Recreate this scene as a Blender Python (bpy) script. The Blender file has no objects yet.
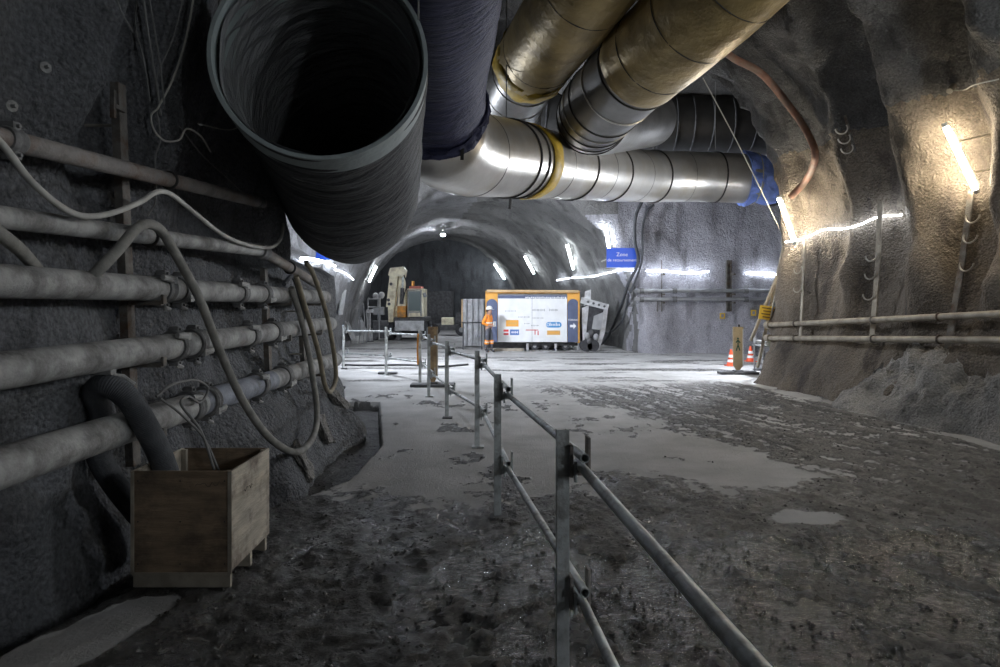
import bpy, bmesh, math, random
import numpy as np
from mathutils import Vector, Matrix

random.seed(7)
rng = np.random.default_rng(11)
SC = bpy.context.scene
COL = SC.collection
R = math.radians
F, CX, CY, CH = 667.0, 500.0, 303.0, 1.9     # focal length in pixels, principal point, eye height


def at(px, py, Y):
    """photo pixel + distance -> point"""
    return Vector(((px - CX) * Y / F, Y, CH - (py - CY) * Y / F))


def fl(px, py):
    Y = F * CH / (py - CY)
    return Vector(((px - CX) * Y / F, Y, 0.0))


def atx(px, py, X):
    """photo pixel on the plane of constant X"""
    Y = X * F / (px - CX)
    return Vector((X, Y, CH - (py - CY) * Y / F))


# ------------------------------------------------------------------ noise
_T3 = rng.random((64, 64, 64)).astype(np.float32)


def vnoise(x, y, z):
    xi = np.floor(x).astype(np.int64); yi = np.floor(y).astype(np.int64); zi = np.floor(z).astype(np.int64)
    fx = (x - xi).astype(np.float32); fy = (y - yi).astype(np.float32); fz = (z - zi).astype(np.float32)
    fx = fx * fx * (3 - 2 * fx); fy = fy * fy * (3 - 2 * fy); fz = fz * fz * (3 - 2 * fz)
    x0 = xi & 63; x1 = (xi + 1) & 63; y0 = yi & 63; y1 = (yi + 1) & 63; z0 = zi & 63; z1 = (zi + 1) & 63
    a = _T3[x0, y0, z0] * (1 - fx) + _T3[x1, y0, z0] * fx
    b = _T3[x0, y1, z0] * (1 - fx) + _T3[x1, y1, z0] * fx
    c = _T3[x0, y0, z1] * (1 - fx) + _T3[x1, y0, z1] * fx
    d = _T3[x0, y1, z1] * (1 - fx) + _T3[x1, y1, z1] * fx
    return ((a * (1 - fy) + b * fy) * (1 - fz) + (c * (1 - fy) + d * fy) * fz) - 0.5


def fbm(x, y, z, octv=3, gain=0.5):
    t = 0; a = 1.0
    for k in range(octv):
        t = t + a * vnoise(x * 2 ** k + 17.3 * k, y * 2 ** k + 5.1 * k, z * 2 ** k + 9.7 * k)
        a *= gain
    return t


def sstep(a, b, v):
    t = np.clip((v - a) / (b - a), 0, 1)
    return t * t * (3 - 2 * t)


# ------------------------------------------------------------------ materials
def mat(name, col, rough=0.8, metal=0.0, bump=0.0, scale=20.0, var=0.0, vscale=3.0, col2=None,
        detail=6, emit=None, estr=0.0, dist=0.02, stretch=None, spec=0.5, dirt=None, dscale=2.0, damt=0.5):
    m = bpy.data.materials.new(name); m.use_nodes = True
    nt = m.node_tree; N = nt.nodes; L = nt.links
    b = N['Principled BSDF']
    b.inputs['Roughness'].default_value = rough
    b.inputs['Metallic'].default_value = metal
    b.inputs['Specular IOR Level'].default_value = spec
    b.inputs['Base Color'].default_value = (*col, 1)
    tc = N.new('ShaderNodeTexCoord')
    src = tc.outputs['Object']
    if stretch:
        mp = N.new('ShaderNodeMapping'); mp.inputs['Scale'].default_value = stretch
        L.new(src, mp.inputs['Vector']); src = mp.outputs['Vector']
    if var > 0 or col2 is not None:
        n = N.new('ShaderNodeTexNoise'); n.inputs['Scale'].default_value = vscale; n.inputs['Detail'].default_value = 5
        L.new(src, n.inputs['Vector'])
        r = N.new('ShaderNodeValToRGB')
        c2 = col2 if col2 is not None else tuple(c * (1 - var) for c in col)
        c1 = col if col2 is not None else tuple(min(1, c * (1 + var)) for c in col)
        r.color_ramp.elements[0].position = 0.36; r.color_ramp.elements[1].position = 0.64
        r.color_ramp.elements[0].color = (*c2, 1); r.color_ramp.elements[1].color = (*c1, 1)
        L.new(n.outputs['Fac'], r.inputs['Fac'])
        out = r.outputs['Color']
        if dirt is not None:
            n2 = N.new('ShaderNodeTexNoise'); n2.inputs['Scale'].default_value = dscale; n2.inputs['Detail'].default_value = 8
            n2.inputs['Roughness'].default_value = 0.7
            L.new(tc.outputs['Object'], n2.inputs['Vector'])
            r2 = N.new('ShaderNodeValToRGB'); r2.color_ramp.elements[0].position = 0.6 - damt * 0.3
            r2.color_ramp.elements[1].position = 0.75 - damt * 0.2
            L.new(n2.outputs['Fac'], r2.inputs['Fac'])
            mx = N.new('ShaderNodeMix'); mx.data_type = 'RGBA'
            L.new(r2.outputs['Color'], mx.inputs[0]); L.new(out, mx.inputs[6]); mx.inputs[7].default_value = (*dirt, 1)
            out = mx.outputs[2]
        L.new(out, b.inputs['Base Color'])
    if bump > 0:
        n = N.new('ShaderNodeTexNoise'); n.inputs['Scale'].default_value = scale; n.inputs['Detail'].default_value = detail
        n.inputs['Roughness'].default_value = 0.6
        L.new(src, n.inputs['Vector'])
        bp = N.new('ShaderNodeBump'); bp.inputs['Strength'].default_value = bump; bp.inputs['Distance'].default_value = dist
        L.new(n.outputs['Fac'], bp.inputs['Height']); L.new(bp.outputs['Normal'], b.inputs['Normal'])
    if emit:
        b.inputs['Emission Color'].default_value = (*emit, 1)
        b.inputs['Emission Strength'].default_value = estr
    return m


def shotcrete(name, ca, cb, stain, bumpd=0.05, streak=0.0):
    m = bpy.data.materials.new(name); m.use_nodes = True
    nt = m.node_tree; N = nt.nodes; L = nt.links
    b = N['Principled BSDF']; b.inputs['Roughness'].default_value = 0.85
    tc = N.new('ShaderNodeTexCoord')
    n = N.new('ShaderNodeTexNoise'); n.inputs['Scale'].default_value = 0.6; n.inputs['Detail'].default_value = 8
    n.inputs['Roughness'].default_value = 0.62
    L.new(tc.outputs['Object'], n.inputs['Vector'])
    r = N.new('ShaderNodeValToRGB'); r.color_ramp.elements[0].position = 0.38; r.color_ramp.elements[1].position = 0.64
    r.color_ramp.elements[0].color = (*cb, 1); r.color_ramp.elements[1].color = (*ca, 1)
    L.new(n.outputs['Fac'], r.inputs['Fac'])
    n2 = N.new('ShaderNodeTexNoise'); n2.inputs['Scale'].default_value = 2.3; n2.inputs['Detail'].default_value = 6
    mp = N.new('ShaderNodeMapping'); mp.inputs['Scale'].default_value = (1, 1, 0.25)
    L.new(tc.outputs['Object'], mp.inputs['Vector']); L.new(mp.outputs['Vector'], n2.inputs['Vector'])
    r2 = N.new('ShaderNodeValToRGB'); r2.color_ramp.elements[0].position = 0.53; r2.color_ramp.elements[1].position = 0.7
    L.new(n2.outputs['Fac'], r2.inputs['Fac'])
    mx = N.new('ShaderNodeMix'); mx.data_type = 'RGBA'
    L.new(r2.outputs['Color'], mx.inputs[0]); L.new(r.outputs['Color'], mx.inputs[6]); mx.inputs[7].default_value = (*stain, 1)
    # speckle of aggregate
    v = N.new('ShaderNodeTexNoise'); v.inputs['Scale'].default_value = 34; v.inputs['Detail'].default_value = 4
    L.new(tc.outputs['Object'], v.inputs['Vector'])
    r3 = N.new('ShaderNodeValToRGB'); r3.color_ramp.elements[0].position = 0.3; r3.color_ramp.elements[1].position = 0.75
    r3.color_ramp.elements[0].color = (0.62, 0.62, 0.62, 1); r3.color_ramp.elements[1].color = (1.25, 1.25, 1.25, 1)
    L.new(v.outputs['Fac'], r3.inputs['Fac'])
    ml = N.new('ShaderNodeMix'); ml.data_type = 'RGBA'; ml.blend_type = 'MULTIPLY'; ml.inputs[0].default_value = 1
    L.new(mx.outputs[2], ml.inputs[6]); L.new(r3.outputs['Color'], ml.inputs[7])
    L.new(ml.outputs[2], b.inputs['Base Color'])
    vo = N.new('ShaderNodeTexVoronoi'); vo.inputs['Scale'].default_value = 26
    L.new(tc.outputs['Object'], vo.inputs['Vector'])
    n3 = N.new('ShaderNodeTexNoise'); n3.inputs['Scale'].default_value = 9; n3.inputs['Detail'].default_value = 8
    n3.inputs['Roughness'].default_value = 0.65
    L.new(tc.outputs['Object'], n3.inputs['Vector'])
    ad = N.new('ShaderNodeMath'); ad.operation = 'MULTIPLY_ADD'; ad.inputs[1].default_value = -0.25
    L.new(vo.outputs['Distance'], ad.inputs[0]); L.new(n3.outputs['Fac'], ad.inputs[2])
    bp = N.new('ShaderNodeBump'); bp.inputs['Strength'].default_value = 1.0; bp.inputs['Distance'].default_value = bumpd * 1.5
    L.new(ad.outputs[0], bp.inputs['Height']); L.new(bp.outputs['Normal'], b.inputs['Normal'])
    return m


M = {}
M['rock_left'] = shotcrete('shotcrete_grey', (0.25, 0.26, 0.275), (0.16, 0.165, 0.175), (0.09, 0.092, 0.1), 0.10)
M['rock_right'] = shotcrete('shotcrete_brown', (0.235, 0.195, 0.15), (0.145, 0.12, 0.095), (0.07, 0.058, 0.05), 0.06)
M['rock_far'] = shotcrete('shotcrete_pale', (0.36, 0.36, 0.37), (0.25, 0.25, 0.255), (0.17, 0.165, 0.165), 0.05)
M['rock_back'] = shotcrete('shotcrete_dusty', (0.52, 0.51, 0.56), (0.38, 0.375, 0.41), (0.24, 0.235, 0.25), 0.07)  # paler lavender base colour stands in for floodlight on the back wall
M['rock_ring'] = shotcrete('shotcrete_ring', (0.26, 0.255, 0.25), (0.18, 0.178, 0.175), (0.11, 0.108, 0.105), 0.06)  # far tunnel, right half: darker colour sets it off from the lit left
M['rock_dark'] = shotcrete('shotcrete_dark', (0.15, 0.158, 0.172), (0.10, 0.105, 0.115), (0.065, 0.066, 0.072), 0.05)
M['roof'] = shotcrete('shotcrete_roof', (0.15, 0.145, 0.14), (0.10, 0.098, 0.095), (0.06, 0.058, 0.056), 0.05)
M['galv'] = mat('galvanised_steel', (0.60, 0.635, 0.64), 0.42, 0.3, 0.25, 60, 0.25, 6, dirt=(0.12, 0.10, 0.08), dscale=4, damt=0.35)
M['pipe'] = mat('dusty_steel_pipe', (0.40, 0.40, 0.39), 0.7, 0.15, 0.35, 45, 0.18, 5, dirt=(0.13, 0.125, 0.12), dscale=2.6, damt=0.5)
M['pipe_blue'] = mat('dusty_blue_pipe', (0.27, 0.29, 0.34), 0.7, 0.1, 0.3, 45, 0.2, 5, dirt=(0.1, 0.1, 0.1), dscale=3, damt=0.4)
M['pipe_rust'] = mat('rusty_pipe', (0.30, 0.28, 0.265), 0.8, 0.2, 0.5, 40, 0.25, 6, dirt=(0.17, 0.115, 0.085), dscale=3, damt=0.4)
M['pipe_right'] = mat('tan_pipe', (0.34, 0.30, 0.235), 0.55, 0.25, 0.3, 50, 0.2, 4, dirt=(0.16, 0.13, 0.1), dscale=2.5, damt=0.4)
M['clamp'] = mat('clamp_iron', (0.20, 0.20, 0.20), 0.7, 0.3, 0.4, 50, 0.3, 12)
M['lever'] = mat('clamp_lever', (0.38, 0.38, 0.37), 0.7, 0.2, 0.4, 50, 0.25, 12)
M['bracket'] = mat('bracket_steel', (0.17, 0.16, 0.145), 0.75, 0.3, 0.4, 40, 0.3, 8, dirt=(0.12, 0.07, 0.04), dscale=5, damt=0.4)
M['hook'] = mat('hook_steel', (0.45, 0.42, 0.36), 0.5, 0.5)
M['hose'] = mat('dusty_hose', (0.26, 0.255, 0.235), 0.8, 0, 0.3, 60, 0.2, 9)
M['hose_tan'] = mat('tan_hose', (0.24, 0.21, 0.15), 0.75, 0, 0.3, 60, 0.2, 9)
M['hose_dark'] = mat('dark_hose', (0.075, 0.08, 0.088), 0.7, 0, 0.3, 60, 0.2, 9)
M['hose_black'] = mat('black_hose', (0.03, 0.03, 0.033), 0.7, 0, 0.2, 40, 0.2, 9)
M['hose_red'] = mat('red_brown_hose', (0.26, 0.13, 0.085), 0.65, 0, 0.3, 40, 0.25, 5, dirt=(0.2, 0.15, 0.11), dscale=3, damt=0.4)
M['hose_white'] = mat('white_dusty_hose', (0.5, 0.49, 0.46), 0.8, 0, 0.2, 40, 0.2, 5)
M['cable'] = mat('grey_cable', (0.2, 0.2, 0.195), 0.7)
M['cable_light'] = mat('pale_cable', (0.45, 0.44, 0.4), 0.6)
M['fabric_black'] = mat('black_duct_fabric', (0.042, 0.044, 0.047), 0.62, 0, 0.9, 3.2, 0.2, 2.5, dist=0.09, stretch=(1.2, 5.5, 1.2), detail=5)
M['fabric_rim'] = mat('green_grey_collar', (0.34, 0.39, 0.39), 0.6, 0, 0.7, 5, 0.12, 2, dist=0.04)
M['fabric_in'] = mat('lining_fabric', (0.24, 0.245, 0.25), 0.6, 0, 1.0, 3.0, 0.2, 2.5, dist=0.12, stretch=(1.0, 4.5, 1.0), detail=5)
M['fabric_blue'] = mat('navy_duct_fabric', (0.034, 0.037, 0.085), 0.6, 0, 0.8, 4, 0.25, 3, dist=0.07, stretch=(0.8, 5, 2.6), detail=5)
M['tarp_blue'] = mat('blue_tarpaulin', (0.22, 0.33, 0.80), 0.5, 0, 0.8, 5, 0.2, 4, dist=0.06)
M['gold'] = mat('gold_insulation_film', (0.33, 0.245, 0.105), 0.42, 0.35, 0.55, 4.5, 0.25, 2, dist=0.05, detail=4)
M['yellow'] = mat('yellow_film', (0.45, 0.30, 0.03), 0.45, 0.0, 0.8, 9, 0.2, 5, dist=0.03)
M['zinc'] = mat('zinc_duct_sheet', (0.50, 0.48, 0.445), 0.34, 0.72, 0.22, 7, 0.08, 2, dist=0.03, dirt=(0.45, 0.41, 0.34), dscale=1.2, damt=0.4)
M['zinc_dark'] = mat('dull_zinc_sheet', (0.20, 0.196, 0.19), 0.36, 0.8, 0.3, 6, 0.15, 2, dist=0.03)
M['duct_dark'] = mat('dark_duct_sheet', (0.05, 0.049, 0.047), 0.5, 0.3, 0.3, 6, 0.2, 2, dist=0.03)
M['strap'] = mat('black_strap', (0.035, 0.032, 0.03), 0.7, 0.1)
M['ply'] = mat('weathered_plywood', (0.47, 0.42, 0.34), 0.8, 0, 0.3, 12, 0.22, 3, stretch=(1, 1, 6), dirt=(0.13, 0.10, 0.08), dscale=3.5, damt=0.45)  # crate sides: light from the right put into a paler plywood colour
M['ply_brown'] = mat('brown_plywood', (0.26, 0.19, 0.125), 0.8, 0, 0.3, 12, 0.22, 3, stretch=(1, 1, 6), dirt=(0.10, 0.075, 0.055), dscale=2.5, damt=0.5)  # crate front and back: shade put into a darker plywood colour
M['batten'] = mat('timber_batten', (0.33, 0.295, 0.24), 0.8, 0, 0.3, 20, 0.25, 6)
M['pencil'] = mat('pencil_marks', (0.06, 0.055, 0.05), 0.8)
M['wood'] = mat('stained_board', (0.42, 0.30, 0.16), 0.75, 0, 0.3, 10, 0.25, 4, stretch=(4, 4, 0.5), dirt=(0.14, 0.08, 0.05), dscale=3, damt=0.6)
M['board_tan'] = mat('tan_sign_board', (0.40, 0.32, 0.20), 0.6, 0, 0.2, 20, 0.15, 4, dirt=(0.25, 0.2, 0.13), dscale=4, damt=0.4)
M['green_paint'] = mat('dark_green_paint', (0.02, 0.07, 0.05), 0.6)
M['base_rubber'] = mat('rubber_base', (0.11, 0.11, 0.115), 0.85, 0, 0.3, 30, 0.2, 6)
M['cone'] = mat('orange_cone_plastic', (0.80, 0.10, 0.03), 0.45)
M['white'] = mat('white_paint', (0.82, 0.83, 0.84), 0.5, 0, 0.05, 10, 0.05, 3)
M['white_dirty'] = mat('dusty_white_paint', (0.62, 0.63, 0.64), 0.6, 0, 0.2, 12, 0.1, 4, dirt=(0.35, 0.35, 0.35), dscale=3, damt=0.5)
M['amber'] = mat('amber_frame_paint', (0.78, 0.40, 0.08), 0.5, 0, 0.1, 10, 0.1, 4)
M['tan_beam'] = mat('tan_timber_beam', (0.55, 0.38, 0.2), 0.6, 0, 0.2, 14, 0.15, 4)
M['navy'] = mat('slate_blue_paint', (0.10, 0.125, 0.215), 0.5, 0, 0.05, 10, 0.1, 4)
M['logo_orange'] = mat('logo_orange', (0.85, 0.42, 0.08), 0.5)
M['logo_tan'] = mat('logo_ochre', (0.72, 0.42, 0.13), 0.5)
M['logo_blue'] = mat('logo_blue', (0.05, 0.28, 0.60), 0.5)
M['logo_royal'] = mat('logo_royal', (0.10, 0.20, 0.50), 0.5)
M['logo_red'] = mat('logo_red', (0.62, 0.06, 0.06), 0.5)
M['logo_grey'] = mat('logo_grey', (0.30, 0.31, 0.33), 0.5)
M['steel_dark'] = mat('dark_steel', (0.10, 0.10, 0.105), 0.6, 0.4, 0.3, 25, 0.3, 6)
M['steel_grey'] = mat('grey_steel', (0.33, 0.335, 0.345), 0.55, 0.3, 0.3, 15, 0.15, 4)
M['steel_pale'] = mat('pale_dusty_steel', (0.50, 0.50, 0.52), 0.6, 0.2, 0.3, 15, 0.15, 4, dirt=(0.3, 0.29, 0.28), dscale=3, damt=0.5)
M['sign_blue'] = mat('sign_blue', (0.035, 0.12, 0.72), 0.4, emit=None)
M['sign_white'] = mat('sign_white', (0.85, 0.87, 0.9), 0.4)
M['sign_yellow'] = mat('sign_yellow', (0.72, 0.47, 0.05), 0.5, 0, 0.1, 20, 0.1, 6)
M['sign_dark'] = mat('sign_dark_ink', (0.16, 0.10, 0.03), 0.6)
M['hi_vis_green'] = mat('hi_vis_lime', (0.45, 0.62, 0.10), 0.5)
M['cream'] = mat('cream_machine_paint', (0.86, 0.80, 0.60), 0.5, 0, 0.2, 14, 0.1, 4, dirt=(0.48, 0.40, 0.27), dscale=2.5, damt=0.4)
M['orange_paint'] = mat('orange_machine_paint', (0.72, 0.30, 0.03), 0.5, 0, 0.2, 14, 0.15, 4, dirt=(0.25, 0.14, 0.06), dscale=2.5, damt=0.5)
M['red_paint'] = mat('faded_red_paint', (0.52, 0.16, 0.12), 0.6)
M['glass'] = mat('cab_glass', (0.16, 0.20, 0.20), 0.12, 0, spec=0.8)
M['tyre'] = mat('tyre_rubber', (0.045, 0.045, 0.05), 0.85, 0, 0.4, 20, 0.3, 6)
M['skin'] = mat('skin', (0.42, 0.24, 0.17), 0.6)
M['hivis'] = mat('hi_vis_orange', (0.95, 0.30, 0.03), 0.6, 0, 0.3, 25, 0.1, 8)
M['trousers'] = mat('grey_work_trousers', (0.09, 0.095, 0.115), 0.8, 0, 0.3, 25, 0.2, 8)
M['reflect'] = mat('reflective_tape', (0.72, 0.72, 0.68), 0.4)
M['boot'] = mat('boot_leather', (0.045, 0.045, 0.05), 0.7)
M['helmet'] = mat('helmet_white', (0.85, 0.85, 0.83), 0.35)
M['hair'] = mat('dark_hair', (0.03, 0.022, 0.016), 0.7)
M['fixture'] = mat('lamp_fixture', (0.5, 0.5, 0.48), 0.5)
M['tube_warm'] = mat('warm_tube_glow', (1, 1, 1), 0.4, emit=(1.0, 0.87, 0.66), estr=66)
M['tube_warm_far'] = mat('warm_white_tube_glow', (1, 1, 1), 0.4, emit=(1.0, 0.88, 0.68), estr=80)
M['tube_cold'] = mat('cold_tube_glow', (1, 1, 1), 0.4, emit=(0.88, 0.94, 1.0), estr=105)
M['tube_dim'] = mat('neutral_tube_glow', (1, 1, 1), 0.4, emit=(0.88, 0.95, 1.0), estr=18)
M['led'] = mat('led_strip_glow', (1, 1, 1), 0.4, emit=(0.80, 0.88, 1.0), estr=13)
M['flood'] = mat('flood_lens_glow', (1, 1, 1), 0.4, emit=(0.84, 0.90, 1.0), estr=500)
M['rubble'] = shotcrete('concrete_rubble', (0.40, 0.38, 0.35), (0.26, 0.25, 0.235), (0.15, 0.145, 0.14), 0.07)


# ------------------------------------------------------------------ mesh builder
def catmull(pts, n=8):
    P = [Vector(p) for p in pts]
    if len(P) < 3:
        return [P[0].lerp(P[-1], i / n) for i in range(n + 1)]
    P = [P[0] * 2 - P[1]] + P + [P[-1] * 2 - P[-2]]
    out = []
    for i in range(1, len(P) - 2):
        a, b, c, d = P[i - 1:i + 3]
        for k in range(n):
            t = k / n
            out.append(0.5 * ((2 * b) + (c - a) * t + (2 * a - 5 * b + 4 * c - d) * t * t + (3 * b - a - 3 * c + d) * t ** 3))
    out.append(P[-2].copy())
    return out


class MB:
    def __init__(s):
        s.v = []; s.f = []; s.sm = []

    def add(s, vs, fs, smooth=False):
        o = len(s.v); s.v += [Vector(v) for v in vs]
        s.f += [tuple(i + o for i in f) for f in fs]; s.sm += [smooth] * len(fs)
        return s

    def bm(s, b, mtx=None, smooth=False):
        if mtx is not None: b.transform(mtx)
        b.verts.index_update()
        s.add([v.co.copy() for v in b.verts], [[v.index for v in f.verts] for f in b.faces], smooth); b.free()
        return s

    def box(s, c, size, rot=None, bev=0.0):
        b = bmesh.new(); bmesh.ops.create_cube(b, size=1)
        bmesh.ops.scale(b, vec=Vector(size), verts=b.verts)
        if bev > 0:
            bmesh.ops.bevel(b, geom=list(b.edges), offset=min(bev, min(size) * 0.45), segments=2, affect='EDGES', profile=0.7)
        m = Matrix.Translation(Vector(c))
        if rot is not None: m = m @ (rot.to_4x4() if isinstance(rot, Matrix) else rot.to_matrix().to_4x4())
        return s.bm(b, m)

    def bar(s, a, b, w, h, up=(0, 0, 1), bev=0.0):
        """box from a to b, w across, h along up"""
        a = Vector(a); b = Vector(b); d = b - a; y = d.normalized(); u = Vector(up)
        x = y.cross(u)
        if x.length < 1e-4: x = y.cross(Vector((1, 0, 0)))
        x.normalize(); z = x.cross(y)
        rot = Matrix((x, y, z)).transposed()
        return s.box((a + b) / 2, (w, d.length, h), rot, bev)

    def tube(s, pts, r, seg=12, cap=True, smooth=True, squash=None, twist=None, rfun=None, up=None):
        P = [Vector(p) for p in pts]; n = len(P)
        T = []
        for i in range(n):
            t = (P[min(i + 1, n - 1)] - P[max(i - 1, 0)])
            T.append(t.normalized() if t.length > 1e-9 else Vector((0, 1, 0)))
        u = Vector(up) if up is not None else (Vector((0, 0, 1)) if abs(T[0].z) < 0.9 else Vector((1, 0, 0)))
        nrm = (u - T[0] * u.dot(T[0])).normalized()
        vs = []
        for i in range(n):
            nrm = (nrm - T[i] * nrm.dot(T[i])).normalized()
            bi = T[i].cross(nrm)
            rr = r[i] if isinstance(r, (list, tuple)) else r
            for k in range(seg):
                a = 2 * math.pi * k / seg
                q = rr if rfun is None else rr * rfun(i / max(1, n - 1), a)
                vs.append(P[i] + nrm * (math.cos(a) * q) + bi * (math.sin(a) * q))
        fs = []
        for i in range(n - 1):
            for k in range(seg):
                fs.append((i * seg + k, i * seg + (k + 1) % seg, (i + 1) * seg + (k + 1) % seg, (i + 1) * seg + k))
        s.add(vs, fs, smooth)
        if cap:
            s.add(vs[:seg], [tuple(range(seg))[::-1]], False); s.add(vs[-seg:], [tuple(range(seg))], False)
        return s

    def cyl(s, a, b, r, r2=None, seg=16, cap=True):
        return s.tube([a, b], [r, r if r2 is None else r2], seg, cap)

    def pipe(s, a, b, r, wall=0.006, seg=16):
        """hollow open ended tube"""
        a = Vector(a); b = Vector(b)
        s.tube([a, b], r, seg, False)
        s.tube([b, a], r - wall, seg, False)
        d = (b - a).normalized()
        for p, q in ((a, d), (b, -d)):
            s.ring(p, q, r - wall, r, seg)
        return s

    def ring(s, c, n, r0, r1, seg=24):
        c = Vector(c); n = Vector(n).normalized()
        x = n.cross(Vector((0, 0, 1)));
        if x.length < 1e-3: x = Vector((1, 0, 0))
        x.normalize(); y = n.cross(x)
        vs = []
        for k in range(seg):
            a = 2 * math.pi * k / seg; e = x * math.cos(a) + y * math.sin(a)
            vs += [c + e * r0, c + e * r1]
        fs = [(2 * k, 2 * k + 1, (2 * k + 3) % (2 * seg), (2 * k + 2) % (2 * seg)) for k in range(seg)]
        return s.add(vs, fs)

    def torus(s, c, n, rad, r, seg=32, rs=8, a0=0, a1=2 * math.pi, xdir=None):
        c = Vector(c); n = Vector(n).normalized()
        x = Vector(xdir) if xdir is not None else n.cross(Vector((0, 0, 1)))
        if x.length < 1e-3: x = Vector((1, 0, 0))
        x = (x - n * x.dot(n)).normalized(); y = n.cross(x)
        full = abs(a1 - a0 - 2 * math.pi) < 1e-6
        pts = [c + x * (rad * math.cos(a0 + (a1 - a0) * k / seg)) + y * (rad * math.sin(a0 + (a1 - a0) * k / seg)) for k in range(seg + 1)]
        return s.tube(pts, r, rs, not full, up=n)

    def sphere(s, c, r, sc=(1, 1, 1), u=16, v=10, rot=None):
        b = bmesh.new(); bmesh.ops.create_uvsphere(b, u_segments=u, v_segments=v, radius=r)
        m = Matrix.Translation(Vector(c))
        if rot is not None: m = m @ rot.to_matrix().to_4x4()
        return s.bm(b, m @ Matrix.Diagonal((*sc, 1)), True)

    def lathe(s, c, prof, seg=24):
        c = Vector(c); vs = []; n = len(prof)
        for r, z in prof:
            for k in range(seg):
                a = 2 * math.pi * k / seg
                vs.append(c + Vector((r * math.cos(a), r * math.sin(a), z)))
        fs = [(i * seg + k, i * seg + (k + 1) % seg, (i + 1) * seg + (k + 1) % seg, (i + 1) * seg + k) for i in range(n - 1) for k in range(seg)]
        s.add(vs, fs, True)
        return s

    def prism(s, poly, ext):
        """polygon extruded along ext"""
        n = len(poly); e = Vector(ext)
        vs = [Vector(p) for p in poly] + [Vector(p) + e for p in poly]
        fs = [tuple(range(n))[::-1], tuple(range(n, 2 * n))] + [(i, (i + 1) % n, n + (i + 1) % n, n + i) for i in range(n)]
        return s.add(vs, fs)

    def build(s, name, material, parent=None, base=None):
        """link as one object; origin: parent's place, or the base of the mesh"""
        me = bpy.data.meshes.new(name)
        if base is None:
            if parent is not None: base = wloc(parent)
            else:
                lo = [min(v[i] for v in s.v) for i in range(3)]; hi = [max(v[i] for v in s.v) for i in range(3)]
                base = Vector(((lo[0] + hi[0]) / 2, (lo[1] + hi[1]) / 2, lo[2]))
        base = Vector(base)
        me.from_pydata([v - base for v in s.v], [], s.f)
        b = bmesh.new(); b.from_mesh(me); bmesh.ops.remove_doubles(b, verts=b.verts, dist=1e-6)
        bmesh.ops.recalc_face_normals(b, faces=b.faces); b.to_mesh(me); b.free()
        if any(s.sm):
            me.polygons.foreach_set('use_smooth', [True] * len(me.polygons))
            try: me.set_sharp_from_angle(angle=R(38))
            except Exception: pass
        me.materials.append(material)
        o = bpy.data.objects.new(name, me); COL.objects.link(o)
        if parent is not None:
            o.parent = parent
            o.location = base - wloc(parent)
        else: o.location = base
        return o


def wloc(o):
    p = o.location.copy()
    while o.parent is not None:
        o = o.parent; p = p + o.location
    return p


def tag(o, label, cat, group=None):
    o['label'] = label; o['category'] = cat
    if group: o['group'] = group
    return o


def thing(name, loc, label, cat, group=None):
    o = bpy.data.objects.new(name, None); COL.objects.link(o); o.location = Vector(loc)
    o.empty_display_size = 0.2
    return tag(o, label, cat, group)


def dup(root, loc, label=None, group=None, rz=None):
    def rec(o, parent):
        c = o.copy(); COL.objects.link(c)
        if parent is not None: c.parent = parent
        for ch in list(o.children): rec(ch, c)
        return c
    r = rec(root, None); r.location = Vector(loc)
    if label: r['label'] = label
    if group: r['group'] = group
    if rz is not None: r.rotation_euler.z = rz
    return r


def part_label(o, t):
    o['label'] = t; return o


def text_mb(txt, size, origin, xdir, ydir, depth=0.004, align='CENTER'):
    cu = bpy.data.curves.new('lettering', 'FONT'); cu.body = txt; cu.size = size
    cu.align_x = align; cu.align_y = 'CENTER'; cu.extrude = depth; cu.resolution_u = 3
    o = bpy.data.objects.new('lettering', cu); COL.objects.link(o)
    dg = bpy.context.evaluated_depsgraph_get(); dg.update()
    me = bpy.data.meshes.new_from_object(o.evaluated_get(dg))
    x = Vector(xdir).normalized(); y = Vector(ydir).normalized(); z = x.cross(y)
    mt = Matrix.Translation(Vector(origin)) @ Matrix((x, y, z)).transposed().to_4x4()
    mb = MB(); mb.add([mt @ v.co for v in me.vertices], [list(p.vertices) for p in me.polygons])
    bpy.data.objects.remove(o); bpy.data.curves.remove(cu); bpy.data.meshes.remove(me)
    return mb


# ------------------------------------------------------------------ camera
cam_d = bpy.data.cameras.new('camera'); cam = bpy.data.objects.new('camera', cam_d); COL.objects.link(cam)
cam.location = (0, 0, CH); cam.rotation_euler = (R(90), 0, 0)
cam_d.sensor_width = 36; cam_d.lens = 36 * F / 1000
cam_d.shift_y = -(333.5 - CY) / 1000
cam_d.clip_start = 0.05; cam_d.clip_end = 200
SC.camera = cam
vs = SC.view_settings
SC.display_settings.display_device = 'sRGB'
vs.view_transform = 'Standard'; vs.look = 'None'; vs.exposure = 1.2; vs.gamma = 1.0
vs.use_curve_mapping = False
w = bpy.data.worlds.new('tunnel_air'); SC.world = w; w.use_nodes = True
w.node_tree.nodes['Background'].inputs['Color'].default_value = (0.5, 0.55, 0.6, 1)
w.node_tree.nodes['Background'].inputs['Strength'].default_value = 0.02
SC.cycles.use_denoising = True
SC.cycles.max_bounces = 6; SC.cycles.diffuse_bounces = 4
SC.cycles.sample_clamp_indirect = 6

# ------------------------------------------------------------------ tunnel shell (void of three crossing bores)
T3X = lambda y: -0.6 - 0.17 * (y - 27.0)
xs = np.arange(-12, 17.01, 0.14); zs = np.arange(-0.42, 9.6, 0.14)
ys = np.concatenate([np.arange(-9, 2, 0.2), np.arange(2, 17.4, 0.11), np.arange(17.4, 27, 0.16), np.arange(27, 51.5, 0.26)])


def lpnorm(a, b, p=2.0):
    return (np.abs(a) ** p + np.abs(b) ** p) ** (1 / p)


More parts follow.
